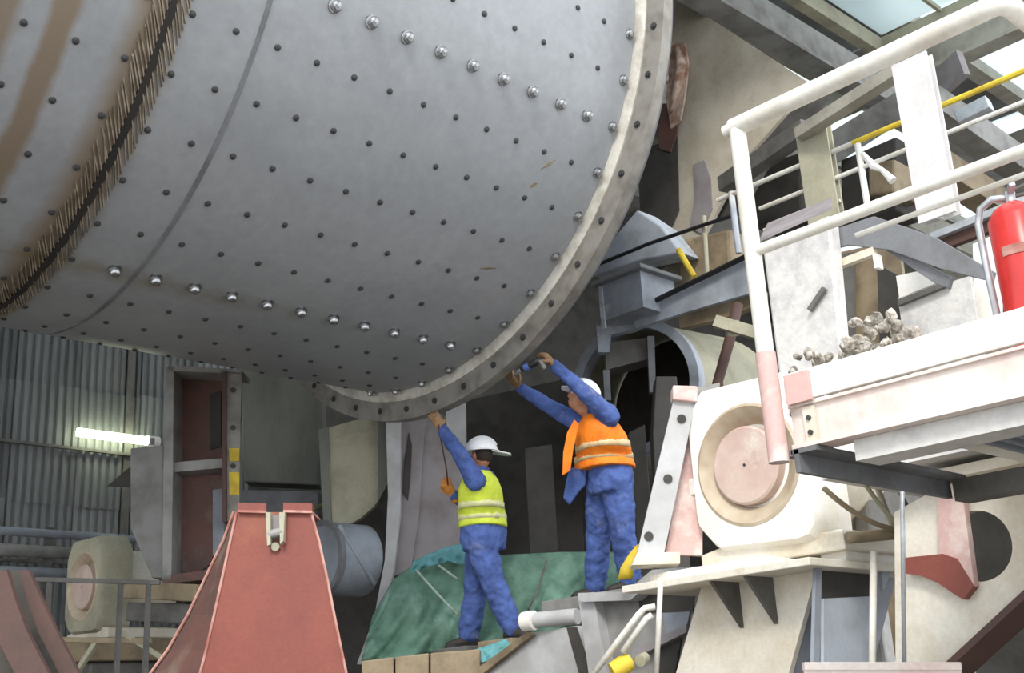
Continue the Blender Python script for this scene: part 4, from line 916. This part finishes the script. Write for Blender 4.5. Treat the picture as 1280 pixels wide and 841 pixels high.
def torso(mb, secs, left, front, n=24, pw=2.4):
    """closed loft of superellipse sections (centre, half width, half depth)"""
    rings = []
    for c, a, b in secs:
        ring = []
        for i in range(n):
            t = 2 * math.pi * i / n; cs, sn = math.cos(t), math.sin(t)
            ring.append(c + left * (a * math.copysign(abs(cs) ** (2 / pw), cs)) + front * (b * math.copysign(abs(sn) ** (2 / pw), sn)))
        rings.append(ring)
    mb.loft(rings)
def hand(mb, wrist, tip, palm_n, side, curl, spread=1.0, size=1.0):
    """palm, four jointed fingers of different lengths and a thumb off the palm's side; curl bends towards palm_n"""
    h = (tip - wrist).normalized(); palm_n = (palm_n - h * palm_n.dot(h)).normalized(); s_ = h.cross(palm_n).normalized()
    if s_.dot(side) < 0: s_ = -s_            # s_ points to the thumb side
    rings = []
    for t, a, b in ((-.01, .028, .022), (.02, .034, .019), (.055, .043, .017), (.088, .042, .014), (.10, .036, .011)):
        rings.append([wrist + h * (t * size) + s_ * (a * size * math.cos(2 * math.pi * i / 14)) + palm_n * (b * size * math.sin(2 * math.pi * i / 14)) for i in range(14)])
    mb.loft(rings)
    for off, L_, sp in ((.030, .070, .12), (.010, .078, .03), (-.011, .073, -.05), (-.031, .058, -.14)):
        p = wrist + h * (.088 * size) + s_ * (off * size); d = (h + s_ * (sp * spread)).normalized(); pts = [p - h * .012]; ang = 0
        for k, fr_ in enumerate((.45, .32, .23)):
            ang += curl * (0.55, 0.85, 0.6)[k]
            dd = d * math.cos(ang) + palm_n * math.sin(ang); p = p + dd * (L_ * fr_ * size); pts.append(p)
        limb(mb, pts, [.0098 * size, .0092 * size, .0085 * size, .0072 * size], 3)
    tb_ = wrist + h * (.03 * size) + s_ * (.03 * size)
    limb(mb, [tb_, tb_ + (h * .5 + s_ * .75 + palm_n * .3).normalized() * .04 * size, tb_ + (h * .5 + s_ * .75 + palm_n * .3).normalized() * .04 * size + (h * .8 + s_ * .25 + palm_n * .5).normalized() * .034 * size], [.0135 * size, .0115 * size, .0092 * size], 3)
def make_worker(J, front, face, headup, label, vest_m, vest_secs, stripes, stripe_m, glove, cfg):
    left = UZ.cross(front).normalized()
    feet = (J['anL'] + J['anR']) / 2; base = V((feet.x, feet.y, min(J['anL'].z, J['anR'].z) - 0.085))
    root = thing('person', label, 'person', base)
    ch, pe, nk, hd = J['chest'], J['pelvis'], J['neck'], J['head']
    # body: one continuous figure
    mb = MB()
    torso(mb, [(pe - UZ * .10, .13, .10), (pe, .16, .115), (pe.lerp(ch, .5), .14, .10), (ch, .165, .115), (ch.lerp(nk, .6), .15, .09), (nk, .065, .06)], left, front)
    limb(mb, [nk - UZ * .03, hd - headup * .07], [.06, .055])
    hx = headup.cross(face).normalized(); fc = hx.cross(headup).normalized()
    Rm = Matrix((hx, fc, headup)).transposed()
    mb.sphere(hd, (.077, .096, .115), 20, 14, Rm)
    mb.sphere(hd + fc * .03 - headup * .065, (.055, .06, .05), 14, 10, Rm)            # jaw
    mb.sphere(hd + fc * .095 - headup * .018, (.014, .022, .026), 10, 8, Rm)          # nose
    mb.sphere(hd + fc * .083 + headup * .022, (.05, .018, .012), 10, 8, Rm)           # brow
    mb.sphere(hd + fc * .082 - headup * .062, (.026, .014, .010), 10, 8, Rm)          # lips
    for sg in (-1, 1): mb.sphere(hd + hx * (.078 * sg) - headup * .01, (.012, .022, .032), 10, 8, Rm)
    for s_ in 'LR':
        limb(mb, [J['sh' + s_], J['el' + s_], J['wr' + s_]], [.052, .042, .028])
        hand(mb, J['wr' + s_], J['ti' + s_], J['pn' + s_], J['sd' + s_], J['cu' + s_])
        limb(mb, [J['hi' + s_], J['kn' + s_], J['an' + s_]], [.085, .06, .042])
        d = J['to' + s_] - J['an' + s_]; limb(mb, [J['an' + s_], J['an' + s_] + d * .8 - UZ * .03], [.042, .035])
    body = organic('body', mb, 'skin', root, 0.0065, 3)
    for sg in (-1, 1):
        obj('eye', MB().sphere(hd + fc * .088 + hx * (.03 * sg) + headup * .004, (.013, .008, .009), 10, 6, Rm), 'helmet', body, smooth=True)
        obj('pupil', MB().sphere(hd + fc * .0955 + hx * (.03 * sg) + headup * .004, (.005, .003, .005), 8, 6, Rm), 'dark', body, smooth=True)
    obj('hair', MB().sphere(hd - fc * .012 + headup * .012, (.081, .092, .108), 18, 12, Rm), 'hair', body, smooth=True)
    # trousers
    mb = MB(); kt = cfg['kt']
    torso(mb, [(pe - UZ * .16, .17 * kt, .145 * kt), (pe - UZ * .06, .19 * kt, .155 * kt), (pe + UZ * .06, .18 * kt, .15 * kt), (pe + UZ * .14, .17 * kt, .14 * kt)], left, front)
    for s_ in 'LR':
        a, k_, h_ = J['an' + s_], J['kn' + s_], J['hi' + s_]
        limb(mb, [h_, h_.lerp(k_, .5), k_, k_.lerp(a, .6), a + UZ * .02], [.118 * kt, .108 * kt, .092 * kt, .09 * kt, .082 * kt])
    organic('trousers', mb, 'blue', root, 0.013, 5, 0.035)
    # jacket
    mb = MB(); kj = cfg['kj']
    torso(mb, [(pe - UZ * .04, .185 * kj, .155 * kj), (pe + UZ * .08, .18 * kj, .15 * kj), (pe.lerp(ch, .55), .175 * kj, .145 * kj), (ch, .19 * kj, .145 * kj), (ch.lerp(nk, .5), .18 * kj, .12 * kj), (nk - UZ * .01, .09, .08), (nk + UZ * .03, .07, .065)], left, front)
    for s_ in 'LR':
        a, k_, h_ = J['sh' + s_], J['el' + s_], J['wr' + s_]
        limb(mb, [ch.lerp(nk, .4).lerp(a, .6), a, a.lerp(k_, .5), k_, k_.lerp(h_, .5), h_ - (h_ - k_).normalized() * .02], [.088, .088, .076, .066, .058, .047])
    organic('jacket', mb, 'blue', root, 0.012, 5, 0.03)
    # vest with tape
    mb = MB(); torso(mb, vest_secs, left, front); vest = organic('vest', mb, vest_m, root, 0.013, 6, 0.010)
    for c, a, b, hh in stripes:
        mb = MB(); rings = []
        n = 36
        for z, e in ((-hh / 2, -.02), (-hh / 2, .002), (hh / 2, .002), (hh / 2, -.02)):
            ring = []
            for i in range(n):
                t = 2 * math.pi * i / n; cs, sn = math.cos(t), math.sin(t)
                ring.append(c + cfg['up'] * z + left * ((a + e) * math.copysign(abs(cs) ** (2 / 2.4), cs)) + front * ((b + e) * math.copysign(abs(sn) ** (2 / 2.4), sn)))
            rings.append(ring)
        mb.loft(rings + [rings[0]], cap=False); obj('reflective_band', mb, stripe_m, vest, smooth=True)
    # boots
    for s_ in 'LR':
        a = J['an' + s_]; d = (J['to' + s_] - a); d.z = 0; d.normalize(); sdv = UZ.cross(d); g0 = a - UZ * .085
        mb = MB(); rings = []
        for t, wd, ht in ((-.085, .032, .07), (-.06, .045, .12), (0, .048, .15), (.06, .047, .09), (.13, .05, .07), (.18, .042, .055), (.205, .02, .035)):
            c = g0 + d * t; rings.append([c + sdv * (wd * math.cos(u_)) + UZ * (ht / 2 + ht / 2 * math.sin(u_)) for u_ in [2 * math.pi * i / 14 for i in range(14)]])
        mb.loft(rings); bt = obj('boot', mb, 'boot', root, smooth=True)
        rings = []
        for t, wd in ((-.09, .03), (-.06, .047), (.06, .047), (.14, .052), (.19, .042), (.21, .02)):
            c = g0 + d * t; rings.append([c + sdv * wd, c - sdv * wd, c - sdv * wd + UZ * .02, c + sdv * wd + UZ * .02])
        mb = MB().loft(rings); obj('sole', mb, 'black', bt)
    # gloves or cuffs
    for s_, gm in glove.items():
        mb = MB(); hand(mb, J['wr' + s_], J['ti' + s_], J['pn' + s_], J['sd' + s_], J['cu' + s_], size=1.13)
        limb(mb, [J['wr' + s_] - (J['ti' + s_] - J['wr' + s_]).normalized() * .05, J['wr' + s_]], [.041, .034])
        organic('glove', mb, gm, root, 0.006, 2)
    # hard hat
    hu, hf = cfg['hatup'].normalized(), cfg['peak']; hf = (hf - hu * hf.dot(hu)).normalized(); hs = hu.cross(hf)
    hc = hd + hu * .035; mb = MB(); rings = []
    for k in range(11):
        t = math.pi / 2 * k / 10; r = max(math.cos(t), .01)
        rings.append([hc + hs * (.118 * r * math.cos(a)) + hf * (.138 * r * math.sin(a)) + hu * (.125 * math.sin(t)) for a in [2 * math.pi * i / 32 for i in range(32)]])
    mb.loft(rings); hat = obj('hard_hat', mb, 'helmet', root, smooth=True)
    mb = MB(); rings = []
    for e, z in ((0, .006), (.018, -.002), (.018, -.010), (0, -.004)):
        rings.append([hc + hs * ((.117 + e) * math.cos(a)) + hf * ((.137 + e) * math.sin(a)) + hu * z for a in [2 * math.pi * i / 32 for i in range(32)]])
    mb.loft(rings + [rings[0]], cap=False); obj('brim', mb, 'helmet', hat, smooth=True)
    mb = MB(); rings = []; pk = cfg['peaklen']
    for f_, wd in ((.10, .088), (.138, .082), (.138 + pk * .6, .064), (.138 + pk, .03)):
        c = hc + hf * f_ - hu * (.02 * (f_ - .10) / .1)
        rings.append([c + hs * (wd * q_) - hu * (.012 * q_ * q_) + hu * z for q_, z in ((-1, 0), (-.5, 0), (0, 0), (.5, 0), (1, 0), (1, -.008), (.5, -.008), (0, -.008), (-.5, -.008), (-1, -.008))])
    mb.loft(rings); obj('peak', mb, 'helmet', hat, smooth=True)
    obj('ridge', MB().tube([hc + hf * (.135 * math.cos(t)) + hu * (.124 * math.sin(t)) for t in [math.pi * .12 + math.pi * .76 * i / 12 for i in range(13)]], .012, 8), 'helmet', hat, smooth=True)
    return root, left
def vd(a, b, c=0): return (RH * a + UZ * b + FH * c).normalized()
# worker in yellow, under the flange
J = dict(pelvis=D_(604, 664, 9.95), chest=D_(600, 612, 9.95), neck=D_(600, 588, 9.95), head=D_(602, 569, 9.97),
         shL=D_(594, 601, 9.78), elL=D_(574, 565, 9.80), wrL=D_(551, 535, 9.93), tiL=D_(543, 519, 9.97),
         shR=D_(609, 600, 10.1), elR=D_(590, 634, 10.12), wrR=D_(566, 618, 10.0), tiR=D_(556, 602, 9.95),
         hiL=D_(600, 676, 9.87), knL=D_(617, 730, 9.78), anL=D_(641, 786, 9.75), toL=D_(656, 792, 9.65),
         hiR=D_(602, 676, 10.02), knR=D_(594, 737, 10.05), anR=D_(586, 796, 10.05), toR=D_(570, 800, 10.0),
         pnL=vd(-.3, .2, 1), sdL=vd(1, .2, -.3), cuL=.5, pnR=vd(.3, .3, .8), sdR=vd(-.5, .5, 0), cuR=.8)
fr_ = vd(-.8, 0, .55)
pe, ch, nk = J['pelvis'], J['chest'], J['neck']
vs = [(pe + UZ * .03, .215, .185), (pe + UZ * .12, .215, .18), (pe.lerp(ch, .6), .205, .17), (ch, .20, .16), (ch.lerp(nk, .55), .165, .13), (nk - UZ * .01, .10, .085)]
st = [(pe + UZ * .11, .215, .18, .055), (pe.lerp(ch, .60), .205, .17, .055)]
wy, _ = make_worker(J, fr_, vd(-.5, .35, .6), vd(.15, 1, -.1), 'person in a yellow vest and white hard hat reaching up to the drum flange', 'hvy', vs, st, 'silver', {'L': 'glove', 'R': 'gloveo'},
                    dict(kt=1.1, kj=.98, up=UZ, hatup=vd(.02, 1, 0), peak=vd(1, -.05, -.1), peaklen=.11))
tag(centred('cord', MB().tube([D_(548, 530, 9.9), D_(553, 560, 9.88), D_(558, 585, 9.88), D_(560, 606, 9.92)], 0.007, 6), 'brown', smooth=True), 'thin brown cord hanging between the hands of the yellow-vested worker', 'cord')
wz = min(J['anL'].z, J['anR'].z) - 0.09
for nm, lb in (('anL', 'steel stool plate under the forward boot of the yellow-vested worker'), ('anR', 'dark timber block under the rear boot of the yellow-vested worker')):
    q = J[nm]; tag(centred('foot_block', MB().box((q.x - .22, q.y - .2, q.z - .2), (q.x + .22, q.y + .2, q.z - .087)), 'tan' if nm == 'anL' else 'darkgrey', bevel=0.01), lb, 'block')
    zz = q.z - .2
    tag(centred('foot_post', MB().box((q.x - .08, q.y - .08, 0), (q.x + .08, q.y + .08, zz - 0.002)).box((q.x - .15, q.y - .15, 0), (q.x + .15, q.y + .15, .03)), 'darkgrey'), 'post below the ' + lb.split(' under')[0] + ' of the yellow-vested worker', 'post')
# worker in orange
J = dict(pelvis=D_(762, 594, 9.75), chest=D_(750, 545, 9.72), neck=D_(742, 516, 9.7), head=D_(727, 497, 9.72),
         shL=D_(762, 520, 9.56), elL=D_(727, 487, 9.5), wrL=D_(692, 455, 9.58), tiL=D_(679, 440, 9.62),
         shR=D_(724, 528, 9.86), elR=D_(690, 510, 9.95), wrR=D_(649, 484, 10.0), tiR=D_(636, 470, 9.98),
         hiL=D_(772, 608, 9.67), knL=D_(779, 670, 9.6), anL=D_(788, 726, 9.66), toL=D_(770, 738, 9.6),
         hiR=D_(752, 608, 9.83), knR=D_(748, 672, 9.84), anR=D_(744, 734, 9.88), toR=D_(728, 742, 9.85),
         pnL=vd(-.6, -.3, .5), sdL=vd(-.3, .6, -.4), cuL=.75, pnR=vd(.5, .5, .4), sdR=vd(.5, -.2, -.6), cuR=.75)
fr_ = vd(-.85, 0, -.45)
pe, ch, nk = J['pelvis'], J['chest'], J['neck']
up_ = (ch - pe).normalized()
vs = [(pe + UZ * .045 - RH * .03, .255, .235), (pe + UZ * .13 - RH * .04, .245, .225), (pe.lerp(ch, .6), .235, .21), (ch, .225, .19), (ch.lerp(nk, .55), .18, .14), (nk - UZ * .02, .10, .085)]
st = [(pe + UZ * .135 - RH * .04, .246, .226, .055), (pe.lerp(ch, .70), .233, .206, .055)]
wo, lf = make_worker(J, fr_, vd(-.9, .45, -.05), vd(.42, .9, 0), 'person in an orange vest and white hard hat holding a tool against the flange', 'hvo', vs, st, 'silvero', {'L': 'glove', 'R': 'glove'},
                     dict(kt=1.12, kj=1.05, up=UZ, hatup=vd(.5, .85, 0), peak=vd(-.9, .4, 0), peaklen=.05))
off = worldloc(wo)
vst = [c for c in wo.children if c.name.startswith('vest')][0]
def flat(pts, d, t): return MB().prism([D_(x, y, d) for x, y in pts], FH * t)
obj('jacket_tail', flat([(712, 584), (734, 586), (732, 606), (724, 614), (712, 631), (704, 622), (708, 600)], 9.70, 0.05), 'blue', wo, bevel=0.012)
obj('front_flap', flat([(718, 524), (724, 530), (717, 560), (713, 588), (703, 594), (704, 565), (709, 540)], 9.56, 0.02), 'hvo', vst, bevel=0.006)
obj('collar', MB().lathe(nk + UZ * .0, (vd(-.2, 1, 0)), [(0.0, .085), (0.05, .075), (0.05, .065), (0.0, .07)], 20, close=True), 'blue', wo, smooth=True)
ledge = thing('standing_ledge', 'grey ledge behind the support frame that carries the orange-vested worker', 'ledge', V((J['anR'].x, J['anR'].y, 0)))
zl_ = J['anL'].z - 0.087
zr_ = J['anR'].z - 0.087
c = (J['anL'] + J['anR']) / 2
obj('slab', MB().box((J['anR'].x - .3, J['anR'].y - .12, zr_ - .1), (J['anR'].x + .3, J['anR'].y + .35, zr_)), 'grey', ledge, bevel=0.01)
obj('step', MB().box((J['anL'].x - .3, J['anL'].y - .3, zl_ - .1), (J['anL'].x + .3, J['anL'].y + .12, zl_)), 'grey', ledge, bevel=0.01)
obj('leg', MB().box((c.x - .15, c.y - .2, 0), (c.x + .15, c.y + .3, zr_ - .1)), 'darkgrey', ledge)
# power wrench held against the flange
tl = thing('power_wrench', 'dark power wrench held by the orange-vested worker against the flange', 'tool', D_(664, 452, 9.75))
a, b = D_(652, 462, 9.5), D_(686, 444, 9.38)
obj('motor_body', MB().lathe(a, (b - a), [(0, .001), (0, .022), (.06, .028), (.13, .03), (.17, .024), (.2, .001)], 14), 'black', tl, autosm=40)
obj('handle', MB().beam(D_(674, 450, 9.42), D_(681, 461, 9.42), 0.03, 0.035), 'darkgrey', tl, bevel=0.006)
obj('socket', MB().cyl(a - (b - a).normalized() * .06, a, 0.018, 12), 'bolt', tl)
obj('blue_sleeve', MB().cyl(a + (b - a) * .12, a + (b - a) * .3, 0.03, 12), 'blue', tl)
# yellow strap bundle on the frame corner
yg = thing('yellow_strap', 'crumpled yellow strap lying on the frame beside the worker in orange', 'strap', D_(795, 715, 7.6))
for pts, wd in (([(806, 680), (796, 692), (786, 708), (782, 724)], .05), ([(800, 682), (812, 690), (806, 700), (796, 702)], .045), ([(826, 676), (838, 672), (846, 676)], .02)):
    mb = MB(); P_ = [D_(x, y, 7.4) for x, y in pts]
    mb.loft([[p - RH * wd, p + RH * wd * .8 - FH * .03, p + RH * wd * .8, p - RH * wd + FH * .03] for p in P_]); obj('fold', mb, 'yellow', yg, smooth=True)
